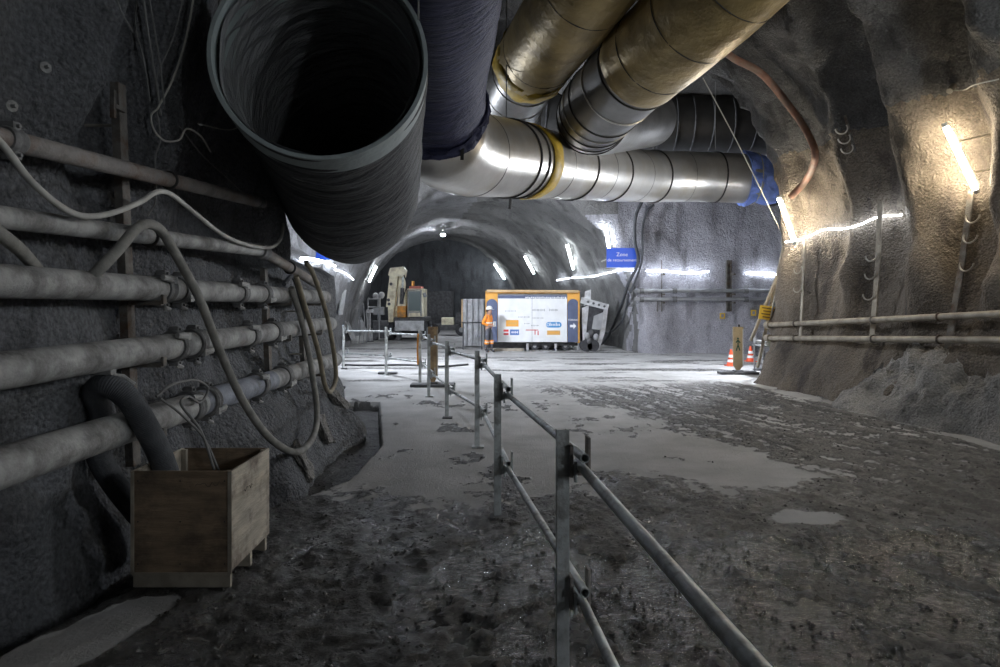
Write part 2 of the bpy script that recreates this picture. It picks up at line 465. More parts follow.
def smin(a, b, k):
    h = np.clip(0.5 + 0.5 * (b - a) / k, 0, 1)
    return b * (1 - h) + a * h - k * h * (1 - h)


def void_field(X, Y, Z):
    X = X.astype(np.float32); Y = Y.astype(np.float32); Z = Z.astype(np.float32)
    # main gallery
    dx = X - 2.0
    aR = 5.2 + 0.11 * np.clip(16.5 - Y, -1, 14); aL = 5.05 + 1.9 * sstep(9.3, 10.9, Y) * sstep(2.3, 3.3, Z)
    a = np.where(dx > 0, aR, aL)
    dz = np.where(Z > 2.4, (Z - 2.4) / 6.1, (2.4 - Z) / 14.0)
    d1 = (lpnorm(dx / a, dz, 2.15) - 1) * 5.0
    d1 = d1 + np.where(dx > 0, 0.2, 0.05) * np.clip(3.0 - Z, 0, 3) + np.where(dx > 0, 0.11, 0) * sstep(12, 15.5, Y) * np.clip(2.5 - Z, 0, 3)
    # toes of sprayed concrete
    d1 = d1 + np.where(dx < 0, 1, 0) * 0.52 * np.clip(1.15 - Z, 0, 1.2) * sstep(5.6, 7.2, Y) * (1 - sstep(10.2, 11.4, Y))
    d1 = d1 + np.where(dx > 0, 1, 0) * 0.22 * np.clip(1.2 - Z, 0, 1.3)
    # folds on the right wall and the left wall
    rr = np.where(dx > 0, 1, 0) * sstep(1.0, 2.4, Z)
    ry = Y + 0.16 * (Z - 4) ** 2 * np.where(Z > 4, 1, 0.25)
    fold = 0.34 * np.exp(-((ry - 11.75) / 0.42) ** 2) + 0.30 * np.exp(-((ry - 13.55) / 0.28) ** 2) \
        + 0.22 * np.exp(-((ry - 10.0) / 0.3) ** 2) + 0.25 * np.exp(-((ry - 15.9) / 0.7) ** 2) - 0.25 * np.exp(-((ry - 12.75) / 0.3) ** 2) - 0.3 * np.exp(-((ry - 10.8) / 0.3) ** 2)
    d1 = d1 + rr * fold
    lf = 0.16 * np.exp(-((Y - 4.3 - 0.2 * (Z - 3)) / 0.25) ** 2) - 0.12 * np.exp(-((Y - 4.9 - 0.2 * (Z - 3)) / 0.3) ** 2) + 0.12 * np.exp(-((Y - 5.6) / 0.3) ** 2)
    d1 = d1 + np.where(dx < 0, 1, 0) * sstep(2.4, 3.4, Z) * lf * 2.0
    d1 = np.maximum(d1, np.maximum(Y - 16.6, -8.6 - Y))
    # cross cavern
    dz2 = np.where(Z > 2.6, (Z - 2.6) / 6.2, (2.6 - Z) / 16.0)
    d2 = (lpnorm((Y - 20.8) / 4.6, dz2, 4.0) - 1) * 4.5
    d2 = d2 + 0.3 * np.clip(1.2 - Z, 0, 1.3) * np.where(Y > 21, 1, 0)
    d2 = np.maximum(d2, np.maximum(X - 15.8, -5.0 - X))
    # far tunnel
    ax = -0.6 - 0.17 * (Y - 27.0)
    r3 = 5.85 + 0.0 * Y
    z3 = np.where(Z > 0.7, Z - 0.7, (Z - 0.7) * 0.35)
    d3 = lpnorm((X - ax), z3, 2) - r3
    yy = Y - 22
    d3 = d3 + 0.13 * (np.abs(np.sin(yy * math.pi / 3.1)) ** 5) * sstep(24, 26, Y) + 0.05 * np.sin(yy * math.pi / 0.75) * sstep(22, 26, Y)
    d3 = np.maximum(d3, np.maximum(Y - 50.0, np.where(X > 1.5, 19.5, 12.3) - Y))
    d = smin(d1, d2, 0.45); d = smin(d, d3, 0.45)
    return d


def grid_field():
    X, Y, Z = np.meshgrid(xs, ys, zs, indexing='ij')
    D = void_field(X, Y, Z)
    band = np.abs(D) < 0.75
    x, y, z = X[band], Y[band], Z[band]
    nz = 0.34 * fbm(x * 0.55, y * 0.55, z * 0.45, 2) + 0.13 * fbm(x * 1.9, y * 1.9, z * 1.5, 2)
    nz += 0.10 * fbm(x * 4.1, y * 4.1, z * 4.1, 1)
    nz += np.where((x > 3) & (y < 16.5), 1.0, 0.0) * (0.22 * np.abs(fbm(x * 0.9 + 3, y * 1.7, z * 0.55, 2)) + 0.12 * fbm(x * 2.6, y * 2.6, z * 1.4, 2))
    # rougher toes
    toe = sstep(1.3, 0.4, z) if False else (1 - sstep(0.4, 1.3, z))
    nz += toe * (0.30 * fbm(x * 1.6 + 40, y * 1.6, z * 1.6, 3)) * np.where(y < 14, 1, 0.4)
    D[band] += nz.astype(np.float32)
    return D


def surface_nets(D):
    nx, ny, nz = D.shape
    S = D < 0
    cshape = (nx - 1, ny - 1, nz - 1)
    corner = lambda A, i, j, k: A[i:nx - 1 + i, j:ny - 1 + j, k:nz - 1 + k]
    cnt = np.zeros(cshape, np.int8)
    for i in (0, 1):
        for j in (0, 1):
            for k in (0, 1): cnt += corner(S, i, j, k)
    act = (cnt > 0) & (cnt < 8)
    I, J, K = np.nonzero(act)
    acc = np.zeros((len(I), 3)); num = np.zeros(len(I))
    cs = [(i, j, k) for i in (0, 1) for j in (0, 1) for k in (0, 1)]
    for a in cs:
        for ax in range(3):
            if a[ax]: continue
            b = list(a); b[ax] = 1
            da = D[I + a[0], J + a[1], K + a[2]]; db = D[I + b[0], J + b[1], K + b[2]]
            m = (da < 0) != (db < 0)
            t = np.where(m, da / np.where(m, da - db, 1), 0)
            p = np.array(a, float)[None, :].repeat(len(I), 0); p[:, ax] += t
            acc[m] += p[m]; num[m] += 1
    p = acc / num[:, None]
    V = np.empty_like(p)
    for q, (arr, id_) in enumerate(((xs, I), (ys, J), (zs, K))):
        V[:, q] = arr[id_] + (arr[id_ + 1] - arr[id_]) * p[:, q]
    idx = -np.ones(cshape, np.int64); idx[I, J, K] = np.arange(len(I))
    Q = []
    # edges along x
    m = S[:-1, 1:-1, 1:-1] != S[1:, 1:-1, 1:-1]; a, b, c = np.nonzero(m); fl_ = S[a, b + 1, c + 1]
    q = np.stack([idx[a, b, c], idx[a, b + 1, c], idx[a, b + 1, c + 1], idx[a, b, c + 1]], 1); q[fl_] = q[fl_][:, ::-1]; Q.append(q)
    m = S[1:-1, :-1, 1:-1] != S[1:-1, 1:, 1:-1]; a, b, c = np.nonzero(m); fl_ = S[a + 1, b, c + 1]
    q = np.stack([idx[a, b, c], idx[a, b, c + 1], idx[a + 1, b, c + 1], idx[a + 1, b, c]], 1); q[fl_] = q[fl_][:, ::-1]; Q.append(q)
    m = S[1:-1, 1:-1, :-1] != S[1:-1, 1:-1, 1:]; a, b, c = np.nonzero(m); fl_ = S[a + 1, b + 1, c]
    q = np.stack([idx[a, b, c], idx[a + 1, b, c], idx[a + 1, b + 1, c], idx[a, b + 1, c]], 1); q[fl_] = q[fl_][:, ::-1]; Q.append(q)
    return V, np.concatenate(Q)


DF = grid_field()
V, Q = surface_nets(DF)
# vertex normals from the faces (pointing into the void)
e1 = V[Q[:, 2]] - V[Q[:, 0]]; e2 = V[Q[:, 3]] - V[Q[:, 1]]
fn = np.cross(e1, e2)
VN = np.zeros_like(V)
for k in range(4): np.add.at(VN, Q[:, k], fn)
VN /= np.maximum(np.linalg.norm(VN, axis=1, keepdims=True), 1e-9)
fc = V[Q].mean(1); fnn = fn / np.maximum(np.linalg.norm(fn, axis=1, keepdims=True), 1e-9)


def trilin(P):
    r = []
    for q, arr in enumerate((xs, ys, zs)):
        i = np.clip(np.searchsorted(arr, P[:, q]) - 1, 0, len(arr) - 2)
        t = np.clip((P[:, q] - arr[i]) / (arr[i + 1] - arr[i]), 0, 1); r.append((i, t))
    (i, a), (j, b), (k, c) = r
    o = 0
    for di in (0, 1):
        for dj in (0, 1):
            for dk in (0, 1):
                o = o + DF[i + di, j + dj, k + dk] * (a if di else 1 - a) * (b if dj else 1 - b) * (c if dk else 1 - c)
    return o


def march(p, d, tmax=30.0):
    """distance from p along d to the rock face"""
    p = Vector(p); d = Vector(d).normalized()
    t = np.arange(0, tmax, 0.02)
    P = np.array(p)[None, :] + np.array(d)[None, :] * t[:, None]
    D = trilin(P)
    hit = np.nonzero(D >= 0)[0]
    return p + d * (t[hit[0]] if len(hit) else tmax)


def on_wall(px, py, off=0.0, t0=2.0):
    """point of the rock that the photo pixel shows, pulled off the face a little"""
    d = Vector(((px - CX) / F, 1, -(py - CY) / F)); d.normalize()
    p = march(Vector((0, 0, CH)) + d * t0, d, 60)
    if off:
        g = wall_normal(p); p = p + g * off
    return p


def wall_normal(p):
    e = 0.25
    P = np.array([[p.x + e, p.y, p.z], [p.x - e, p.y, p.z], [p.x, p.y + e, p.z], [p.x, p.y - e, p.z], [p.x, p.y, p.z + e], [p.x, p.y, p.z - e]])
    D = trilin(P)
    g = Vector((D[0] - D[1], D[2] - D[3], D[4] - D[5]))
    return -g.normalized()


def left_x(y, z):
    return march((1.0, y, z), (-1, 0, 0)).x


def right_x(y, z):
    return march((3.0, y, z), (1, 0, 0)).x


side = np.zeros(len(Q), int)
axf = T3X(fc[:, 1])
mid = np.where(fc[:, 1] > 17, axf, 2.0)
side[:] = np.where(fc[:, 0] < mid, 0, 1)                       # left / right
side[(fc[:, 2] > 5.3) & (fc[:, 1] < 26)] = 2                      # roof of the gallery and cavern
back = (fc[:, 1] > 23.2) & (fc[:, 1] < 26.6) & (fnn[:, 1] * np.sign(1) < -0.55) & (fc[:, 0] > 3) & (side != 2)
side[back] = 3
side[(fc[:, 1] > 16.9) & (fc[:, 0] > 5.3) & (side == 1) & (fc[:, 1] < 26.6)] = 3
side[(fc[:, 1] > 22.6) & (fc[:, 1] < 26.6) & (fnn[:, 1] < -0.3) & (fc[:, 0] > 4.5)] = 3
side[(fc[:, 1] > 24.5) & (side != 3)] += 10
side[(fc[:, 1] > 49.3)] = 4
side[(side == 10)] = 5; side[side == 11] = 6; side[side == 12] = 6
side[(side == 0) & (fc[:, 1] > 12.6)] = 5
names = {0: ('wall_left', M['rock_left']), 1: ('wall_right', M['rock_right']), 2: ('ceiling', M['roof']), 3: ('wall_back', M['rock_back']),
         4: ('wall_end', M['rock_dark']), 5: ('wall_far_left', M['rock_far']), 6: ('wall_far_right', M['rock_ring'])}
for k, (nm, mt) in names.items():
    sel = Q[side == k]
    if len(sel) == 0: continue
    u, inv = np.unique(sel, return_inverse=True); inv = inv.reshape(sel.shape)
    me = bpy.data.meshes.new(nm); me.from_pydata(V[u].tolist(), [], inv.tolist())
    me.polygons.foreach_set('use_smooth', [True] * len(me.polygons))
    try: me.normals_split_custom_set_from_vertices([tuple(n) for n in VN[u]])
    except Exception as ex: print('normals', ex)
    me.materials.append(mt)
    o = bpy.data.objects.new(nm, me); COL.objects.link(o); o['kind'] = 'structure'

# ------------------------------------------------------------------ floor
fx = np.concatenate([np.arange(-12, -3.4, 0.12), np.arange(-3.4, 4.2, 0.021), np.arange(4.2, 8.6, 0.035), np.arange(8.6, 16.6, 0.16)])
fy = [-8.8]
while fy[-1] < 50.6:
    y = fy[-1]; fy.append(y + (0.3 if y < 1.5 else max(0.012, 0.0055 * y)))
fy = np.array(fy)
GX, GY = np.meshgrid(fx, fy, indexing='xy')
Z0 = np.zeros_like(GX)
n_a = fbm(GX * 0.8, GY * 0.8, Z0 + 3.3, 4, 0.55)
n_b = fbm(GX * 3.1, GY * 3.1, Z0 + 8.3, 3, 0.6)
# wheel-track coordinate: tracks sweep from the far left to the near right
tv = GX + 0.62 * GY - 0.012 * GY ** 2
tu = GY
streak = fbm(tv * 4.2, tu * 0.35, Z0 + 1.7, 3, 0.6)
streak2 = fbm(tv * 11, tu * 0.9, Z0 + 5.7, 2, 0.6)
n_f = fbm(GX * 9, GY * 9, Z0 + 2.9, 3, 0.7)
mud_fore = 1 - sstep(-0.45, 0.35, GY - (6.75 + 0.45 * sstep(0.3, 1.5, GX)) - 1.2 * n_a - 0.5 * n_b - 0.5 * n_f)
mud_track = sstep(-0.4, 0.5, GX - (3.5 - 0.36 * (GY - 7.4)) + 1.1 * n_a + 0.5 * n_b + 0.5 * n_f) * (1 - 0.75 * sstep(12.0, 16.0, GY - 0.25 * GX)) * (0.25 + 0.75 * sstep(-0.42, 0.02, 0.45 * streak + 0.75 * streak2 + 0.7 * n_f))
edge_r = 6.55 + 0.115 * (16.5 - GY)
strip = sstep(-1.15, -0.75, GX - edge_r + 0.3 * n_a) * (1 - sstep(15.5, 17, GY)) * sstep(7.6, 8.6, GY)
mud = np.maximum(mud_fore, mud_track) * (1 - 0.9 * strip)
# pale dry patch beside the crate
patch = np.exp(-(((GX + 2.28 + 0.25 * (4.0 - GY)) / 0.24) ** 2 + ((GY - 3.95) / 0.5) ** 4)) + 0.5 * n_a + 0.3 * n_b
mud *= 1 - sstep(0.5, 0.62, patch)
ptc = np.exp(-(((GX - 2.6) / 0.8) ** 2 + ((GY - 5.9) / 0.5) ** 2)) + 0.8 * n_a
mud *= 1 - 0.8 * sstep(0.55, 0.75, ptc)
# sparse splatter of mud on the pale slab
spl = fbm(GX * 2.3 + 9, GY * 1.1, Z0 + 2.2, 3, 0.6)
mud = np.maximum(mud, sstep(0.30, 0.42, spl + 0.35 * n_f) * 0.7 * (1 - sstep(13, 17, GY)))
far_tr = sstep(0.06, 0.3, fbm(GX * 0.35, GY * 1.6, Z0 + 6.1, 3, 0.6)) * sstep(13.5, 17, GY) * (1 - sstep(30, 40, GY))
mud = np.maximum(mud, 0.55 * far_tr)
# wet patches
wet = np.exp(-(((GX - 0.35) / 0.75) ** 2 + ((GY - 4.6) / 1.1) ** 2)) + 1.5 * np.exp(-(((GX - 3.3) / 2.2) ** 2 + ((GY - 4.3) / 1.3) ** 2)) + 0.6 * n_a
n_w = fbm(GX * 2.6 + 3, GY * 1.7 + 8, Z0 + 7.7, 4, 0.6)
wet = sstep(0.15, 0.7, wet) * sstep(-0.42, -0.02, n_w + 0.35 * n_f) + 0.5 * mud_fore * sstep(-0.15, 0.5, n_w + 0.5 * n_f + 0.3 * np.exp(-((GX + 0.6) / 0.9) ** 2))
wet = np.clip(wet * mud, 0, 1)
# sunken slot beside the left toe
poly = [(-3.6, 5.4), (-2.55, 5.6), (-2.02, 6.27), (-1.62, 7.16), (-1.58, 8.9), (-2.3, 12.7), (-3.6, 12.7)]
inside = np.zeros(GX.shape, bool)
for i in range(len(poly)):
    (xa, ya), (xb, yb) = poly[i], poly[(i + 1) % len(poly)]
    c = ((ya > GY) != (yb > GY)) & (GX < (xb - xa) * (GY - ya) / ((yb - ya) if yb != ya else 1e-9) + xa)
    inside ^= c
H = 0.012 * n_a
H += mud * (0.026 * fbm(GX * 2.0, GY * 2.0, Z0 + 4.4, 3, 0.6) + 0.015 * n_b + 0.030 * fbm(GX * 9, GY * 9, Z0 + 1.1, 3, 0.8) + 0.01)
H += mud_track * (1 - strip) * (0.04 * streak + 0.045 * streak2)
H = H * (1 - 0.82 * wet) - wet * 0.012
gut = (1 - sstep(-2.72 , -2.56, GX + 0.25 * (4.0 - np.minimum(GY, 4.6)))) * (1 - sstep(5.2, 5.6, GY))
H = H - 0.16 * gut; mud = np.maximum(mud, gut); wet = wet * (1 - gut)
H = np.where(inside, -0.17 + 0.05 * n_a + 0.05 * n_b, H)
mud = np.where(inside, 1.0, mud)
wet = np.where(inside, 0.0, wet)
nr, nc = GX.shape
vv = np.stack([GX, GY, H], -1).reshape(-1, 3)
ii = (np.arange(nr - 1)[:, None] * nc + np.arange(nc - 1)[None, :]).ravel()
fq = np.stack([ii, ii + 1, ii + nc + 1, ii + nc], 1)
me = bpy.data.meshes.new('floor')
me.vertices.add(len(vv)); me.vertices.foreach_set('co', vv.astype(np.float32).ravel())
me.loops.add(fq.size); me.loops.foreach_set('vertex_index', fq.ravel().astype(np.int32))
me.polygons.add(len(fq)); me.polygons.foreach_set('loop_start', (np.arange(len(fq)) * 4).astype(np.int32))
me.polygons.foreach_set('loop_total', np.full(len(fq), 4, np.int32))
me.update(calc_edges=True); me.validate()
me.polygons.foreach_set('use_smooth', [True] * len(me.polygons))
tone = np.clip(0.42 + 0.75 * streak2 * sstep(0.2, 1.5, GX) + 0.8 * n_f + 0.5 * streak * sstep(0.2, 1.5, GX), 0, 1) * (0.3 + 0.7 * sstep(0.0, 1.6, GX)) * np.where(inside, 0.2, 1)  # streaks in the mud, paler towards the right to paint its wet sheen
for nm, arr in (('mud', mud), ('wet', wet), ('tone', tone)):
    at_ = me.attributes.new(nm, 'FLOAT', 'POINT'); at_.data.foreach_set('value', arr.astype(np.float32).ravel())
m = bpy.data.materials.new('slab_with_mud'); m.use_nodes = True
nt = m.node_tree; N = nt.nodes; L = nt.links; b = N['Principled BSDF']
tc = N.new('ShaderNodeTexCoord')
am = N.new('ShaderNodeAttribute'); am.attribute_name = 'mud'
aw = N.new('ShaderNodeAttribute'); aw.attribute_name = 'wet'


def nz(scale, det=6, rough=0.6):
    n = N.new('ShaderNodeTexNoise'); n.inputs['Scale'].default_value = scale; n.inputs['Detail'].default_value = det
    n.inputs['Roughness'].default_value = rough; L.new(tc.outputs['Object'], n.inputs['Vector']); return n.outputs['Fac']


def ramp(src, p0, c0, p1, c1):
    r = N.new('ShaderNodeValToRGB'); e = r.color_ramp.elements
    e[0].position = p0; e[1].position = p1; e[0].color = (*c0, 1); e[1].color = (*c1, 1)
    L.new(src, r.inputs['Fac']); return r.outputs['Color']


def math_(op, a, b_=None, c=None):
    n = N.new('ShaderNodeMath'); n.operation = op; n.use_clamp = False
    for i, v in enumerate((a, b_, c)):
        if v is None: continue
        if hasattr(v, 'is_linked'): L.new(v, n.inputs[i])
        else: n.inputs[i].default_value = v
    return n.outputs[0]


def mixc(f, a, b_):
    n = N.new('ShaderNodeMix'); n.data_type = 'RGBA'
    L.new(f, n.inputs[0])
    for i, v in ((6, a), (7, b_)):
        if hasattr(v, 'is_linked'): L.new(v, n.inputs[i])
        else: n.inputs[i].default_value = (*v, 1)
    return n.outputs[2]


slab = ramp(nz(1.3, 8), 0.32, (0.33, 0.325, 0.32), 0.68, (0.52, 0.515, 0.51))
mudc = ramp(nz(5, 8, 0.7), 0.35, (0.032, 0.031, 0.030), 0.68, (0.095, 0.090, 0.083))
mf = math_('MULTIPLY_ADD', math_('SUBTRACT', nz(14, 6, 0.7), 0.5), 1.1, am.outputs['Fac'])
mfr = ramp(mf, 0.35, (0, 0, 0), 0.62, (1, 1, 1))
spk = ramp(nz(42, 6, 0.75), 0.36, (0.35, 0.35, 0.35), 0.62, (1.25, 1.25, 1.25))
mm_ = N.new('ShaderNodeMix'); mm_.data_type = 'RGBA'; mm_.blend_type = 'MULTIPLY'; mm_.inputs[0].default_value = 1
at2 = N.new('ShaderNodeAttribute'); at2.attribute_name = 'tone'
mudc = mixc(ramp(at2.outputs['Fac'], 0.3, (0, 0, 0), 0.75, (1, 1, 1)), mudc, (0.19, 0.182, 0.17))
L.new(mudc, mm_.inputs[6]); L.new(spk, mm_.inputs[7])
base = mixc(mfr, slab, mm_.outputs[2])
wetc = mixc(aw.outputs['Fac'], base, (0.03, 0.03, 0.031))
L.new(wetc, b.inputs['Base Color'])
wr = math_('MULTIPLY_ADD', math_('SUBTRACT', nz(16, 6, 0.7), 0.5), 1.3, math_('MULTIPLY', aw.outputs['Fac'], 1.1))
wr = math_('MINIMUM', math_('MAXIMUM', wr, 0.0), 1.0)
sepr = N.new('ShaderNodeSeparateColor'); L.new(mfr, sepr.inputs[0])
rg = math_('MULTIPLY_ADD', sepr.outputs[0], -0.26, 0.78)
rg = math_('MULTIPLY_ADD', wr, -0.46, rg)
rg = math_('MAXIMUM', rg, 0.08)
L.new(rg, b.inputs['Roughness']); L.new(math_('MULTIPLY_ADD', wr, 0.5, 0.5), b.inputs['Specular IOR Level'])
bp = N.new('ShaderNodeBump'); bp.inputs['Strength'].default_value = 1.0; bp.inputs['Distance'].default_value = 0.045
hh = math_('MULTIPLY', nz(26, 8, 0.7), math_('MULTIPLY_ADD', sepr.outputs[0], 1.2, 0.35))
hh = math_('MULTIPLY', hh, math_('MULTIPLY_ADD', wr, -0.78, 1.0))
L.new(hh, bp.inputs['Height']); L.new(bp.outputs['Normal'], b.inputs['Normal'])
me.materials.append(m)
o = bpy.data.objects.new('floor', me); COL.objects.link(o); o['kind'] = 'structure'

# crumbs of wet mud strewn over the near floor: beyond counting
m2 = mat('wet_mud_crumbs', (0.05, 0.048, 0.045), 0.22, 0, 0.4, 60, 0.4, 9)
octv = np.array([(1, 0, 0), (-1, 0, 0), (0, 1, 0), (0, -1, 0), (0, 0, 1), (0, 0, -1)], float)
octf = [(0, 2, 4), (2, 1, 4), (1, 3, 4), (3, 0, 4), (2, 0, 5), (1, 2, 5), (3, 1, 5), (0, 3, 5)]
cv = []; cf = []; r2 = np.random.default_rng(4)
while len(cf) < 9000 * 8:
    y = 2.0 + 9.0 * r2.random() ** 1.6; x = r2.uniform(-0.62 * y, min(0.85 * y, 7.0))
    ix_ = np.clip(np.searchsorted(fx, x), 0, nc - 1); iy_ = np.clip(np.searchsorted(fy, y), 0, nr - 1)
    if mud[iy_, ix_] < 0.4 or r2.random() > 0.35 + n_f[iy_, ix_] + 0.5 * n_b[iy_, ix_]: continue
    s_ = 0.004 + 0.012 * r2.random() ** 3
    q = octv * s_ * r2.uniform(0.6, 1.5, (6, 3)); a_ = r2.uniform(0, 6.28)
    q = np.stack([q[:, 0] * math.cos(a_) - q[:, 1] * math.sin(a_), q[:, 0] * math.sin(a_) + q[:, 1] * math.cos(a_), q[:, 2] * 0.7], 1) + (x, y, H[iy_, ix_] + s_ * 0.3)
    o_ = len(cv); cv += q.tolist(); cf += [(a + o_, b_ + o_, c + o_) for a, b_, c in octf]
me = bpy.data.meshes.new('mud_crumbs'); me.from_pydata(cv, [], cf); me.materials.append(m2)
o = bpy.data.objects.new('mud_crumbs', me); COL.objects.link(o)
o['kind'] = 'stuff'; o['label'] = 'dark wet mud crumbs strewn over the near floor'; o['category'] = 'mud'

# ------------------------------------------------------------------ lamps
def tube_lamp(p0, p1, mt, label, r=0.045, group=None, cat='tube lamp'):
    p0 = Vector(p0); p1 = Vector(p1); d = (p1 - p0).normalized()
    t = thing('tube_lamp', (p0 + p1) / 2, label, cat, group)
    MB().tube([p0, p1], r, 10).build('lamp_tube', mt, t)
    for p, q in ((p0, -d), (p1, d)):
        MB().tube([p, p + q * 0.07], [r * 1.12, r * 0.95], 10).build('end_cap', M['fixture'], t)
    n = wall_normal((p0 + p1) / 2)
    MB().bar(p0 + d * 0.05 - n * (r + 0.02), p1 - d * 0.05 - n * (r + 0.02), 0.05, 0.03, n).build('back_rail', M['fixture'], t)
    for q in (0.25, 0.75):
        c = p0.lerp(p1, q)
        MB().tube([c - n * (r + 0.03), march(c, -n, 1.0) - n * 0.02], 0.012, 6).build('mount_bolt', M['hook'], t)
    return t


def led_strip(pts, label, r=0.018, name='light_strip'):
    mb = MB().tube(catmull(pts, 3), r, 6)
    return tag(mb.build(name, M['led']), label, 'light strip')


tube_lamp(on_wall(950, 122, 0.36), on_wall(984, 191, 0.36), M['tube_warm'], 'bright warm tube lamp high on the brown right wall near the frame edge', 0.042)
tube_lamp(on_wall(788, 197, 0.3), on_wall(804, 242, 0.3), M['tube_warm_far'], 'bright warm tube lamp on the corner of the right wall beside the blue tarpaulin', 0.042)
for i, yy in enumerate((5.6, 0.4, -4.8)):  # unseen lamps continuing the row, added to light the foreground
    z0, z1 = 4.75, 3.65
    a = Vector((right_x(yy - 0.2, z0) - 0.2, yy - 0.2, z0)); b_ = Vector((right_x(yy + 0.2, z1) - 0.2, yy + 0.2, z1))
    tube_lamp(a, b_, M['tube_cold'], ['tube lamp on the right wall level with the viewer', 'tube lamp on the right wall behind the viewer', 'last tube lamp on the right wall far behind the viewer'][i])
FT = [((606, 224), (613, 247), 'cold tube lamp above the blue sign on the far right wall'),
      ((570, 241), (577, 267), 'cold tube lamp left of the blue sign in the far tunnel'),
      ((527, 254), (536, 271), 'cold tube lamp over the white wagon in the far tunnel'),
      ((496, 262), (506, 278), 'deepest cold tube lamp on the right side of the far tunnel'),
      ((373, 264), (366, 280), 'cold tube lamp on the left side of the far tunnel above the excavator')]
for a, b_, lb in FT:
    tube_lamp(on_wall(*a, 0.2), on_wall(*b_, 0.2), M['tube_dim'], lb, 0.055)
# lamps of the same row which the bends and ducts hide
rl = on_wall(443, 226, 0.0)
t = thing('ceiling_lamp', rl - Vector((0, 0, 0.5)), 'round white lamp hanging from the crown of the far tunnel', 'ceiling lamp')
c = wloc(t)
MB().lathe(c, [(0.001, 0.0), (0.16, 0.02), (0.2, 0.1), (0.08, 0.2), (0.03, 0.22)], 14).build('lamp_shade', M['fixture'], t)
MB().sphere(c - Vector((0, 0, 0.02)), 0.13, (1, 1, 0.6), 10, 6).build('lamp_globe', M['flood'], t)
MB().tube([c + Vector((0, 0, 0.2)), rl], 0.015, 6).build('drop_rod', M['hook'], t)


def floodlight(p, target, label, size=0.5):
    """work light on a bracket: housing with a glowing lens"""
    p = Vector(p); d = (Vector(target) - p).normalized()
    t = thing('floodlight', p, label, 'floodlight')
    x = d.cross(Vector((0, 0, 1))).normalized(); z = x.cross(d)
    rot = Matrix((x, d, z)).transposed()
    MB().box(p, (size, 0.12, size * 0.7), rot, 0.02).build('housing', M['steel_dark'], t)
    MB().box(p + d * 0.07, (size * 0.9, 0.02, size * 0.6), rot).build('lens', M['flood'], t)
    w_ = march(p, -d, 8)
    MB().tube([p - d * 0.05, w_ - d * 0.05], 0.025, 8).build('arm', M['bracket'], t)
    return t


floodlight((left_x(19.3, 5.0) + 0.5, 19.3, 5.0), (6.8, 24.6, 0.2), 'floodlight behind the black duct on the left rock face', 0.72)
floodlight((8.15, 18.1, 3.7), (3.4, 16.6, 0.0), 'floodlight in the side cavern behind the corner of the right wall', 0.52)
# luminous strips
led_strip([on_wall(x, y, 0.08) for x, y in ((558, 280), (575, 277), (592, 276), (606, 273), (614, 271), (622, 269), (630, 269.5), (637, 270))], 'thin white light strip sagging left of the blue sign')
led_strip([on_wall(x, 270 + (x - 622) * 0.035, 0.26) for x in (646, 662, 676, 692, 707)], 'thin white light strip level along the back wall right of the sign', 0.03)
led_strip([on_wall(x, y, 0.1) for x, y in ((745, 273), (765, 274), (776, 275))], 'short white light strip on the back wall beside the rock corner', 0.03)
led_strip([on_wall(788 + 119 * k / 14, 242 - 30 * k / 14 + 2 * math.sin(k), 0.09) for k in range(15)], 'white light strip rising across the brown right wall', 0.016)
led_strip([on_wall(x, y, 0.1) for x, y in ((298, 262), (315, 263), (332, 265))], 'white light strip under the blue board on the far left wall', 0.03)
led_strip([on_wall(x, y, 0.06) for x, y in ((333, 269), (344, 273), (352, 279))], 'short sagging light strip on the far left wall', 0.012)


# ------------------------------------------------------------------ ventilation ducts
def proj(p):
    return CX + F * p.x / p.y, CY - F * (p.z - CH) / p.y


def resample(P, step):
    out = [P[0].copy()]; acc = 0
    for a, b_ in zip(P, P[1:]):
        L_ = (b_ - a).length
        while acc + step <= L_ + 1e-9 if False else False: pass
        out.append(b_.copy())
    return out


def arc_at(P, i):
    d = (P[min(i + 1, len(P) - 1)] - P[max(i - 1, 0)]).normalized()
    return P[i], d


def hang_wire(t, p, name='hanger_wire', r=0.008, dxy=(0, 0)):
    top = march(p, (dxy[0], dxy[1], 1), 12)
    MB().tube([p, top + Vector((0, 0, 0.03))], r, 6).build(name, M['cable'], t)


def duct(name, pts, rad, mt, label, bands=(), band_mat=None, band_r=0.02, wires=(), sub=14, seg=48, rfun=None, part='sheet', off=0.0, wire_r=0.008):
    P = catmull(pts, sub)
    t = thing(name, P[0], label, 'ventilation duct')
    mb = MB().tube(P, rad, seg, True, rfun=rfun)
    o = mb.build(part, mt, t)
    for i in bands:
        c, d = arc_at(P, i)
        rr = rad[i] if isinstance(rad, (list, tuple)) else rad
        MB().torus(c, d, rr + band_r * 0.4, band_r, 40, 6).build('band', band_mat or M['strap'], t)
    for i in wires:
        c, d = arc_at(P, i); rr = rad[i] if isinstance(rad, (list, tuple)) else rad
        x = (Vector((0, 0, 1)) - d * d.z).normalized()
        hang_wire(t, c + x * (rr + 0.01), r=wire_r)
    return t, P


def wrap(t, P, i0, i1, rad, mt, name, bump=0.0, seg=48, label=None):
    o = MB().tube(P[i0:i1 + 1], rad, seg, False, rfun=(lambda u, a: 1 + bump * math.sin(a * 5 + u * 9) + bump * math.sin(a * 11 - u * 31)) if bump else None).build(name, mt, t)
    sol = o.modifiers.new('thick', 'SOLIDIFY'); sol.thickness = 0.012; sol.offset = 0
    if label: part_label(o, label)
    return o


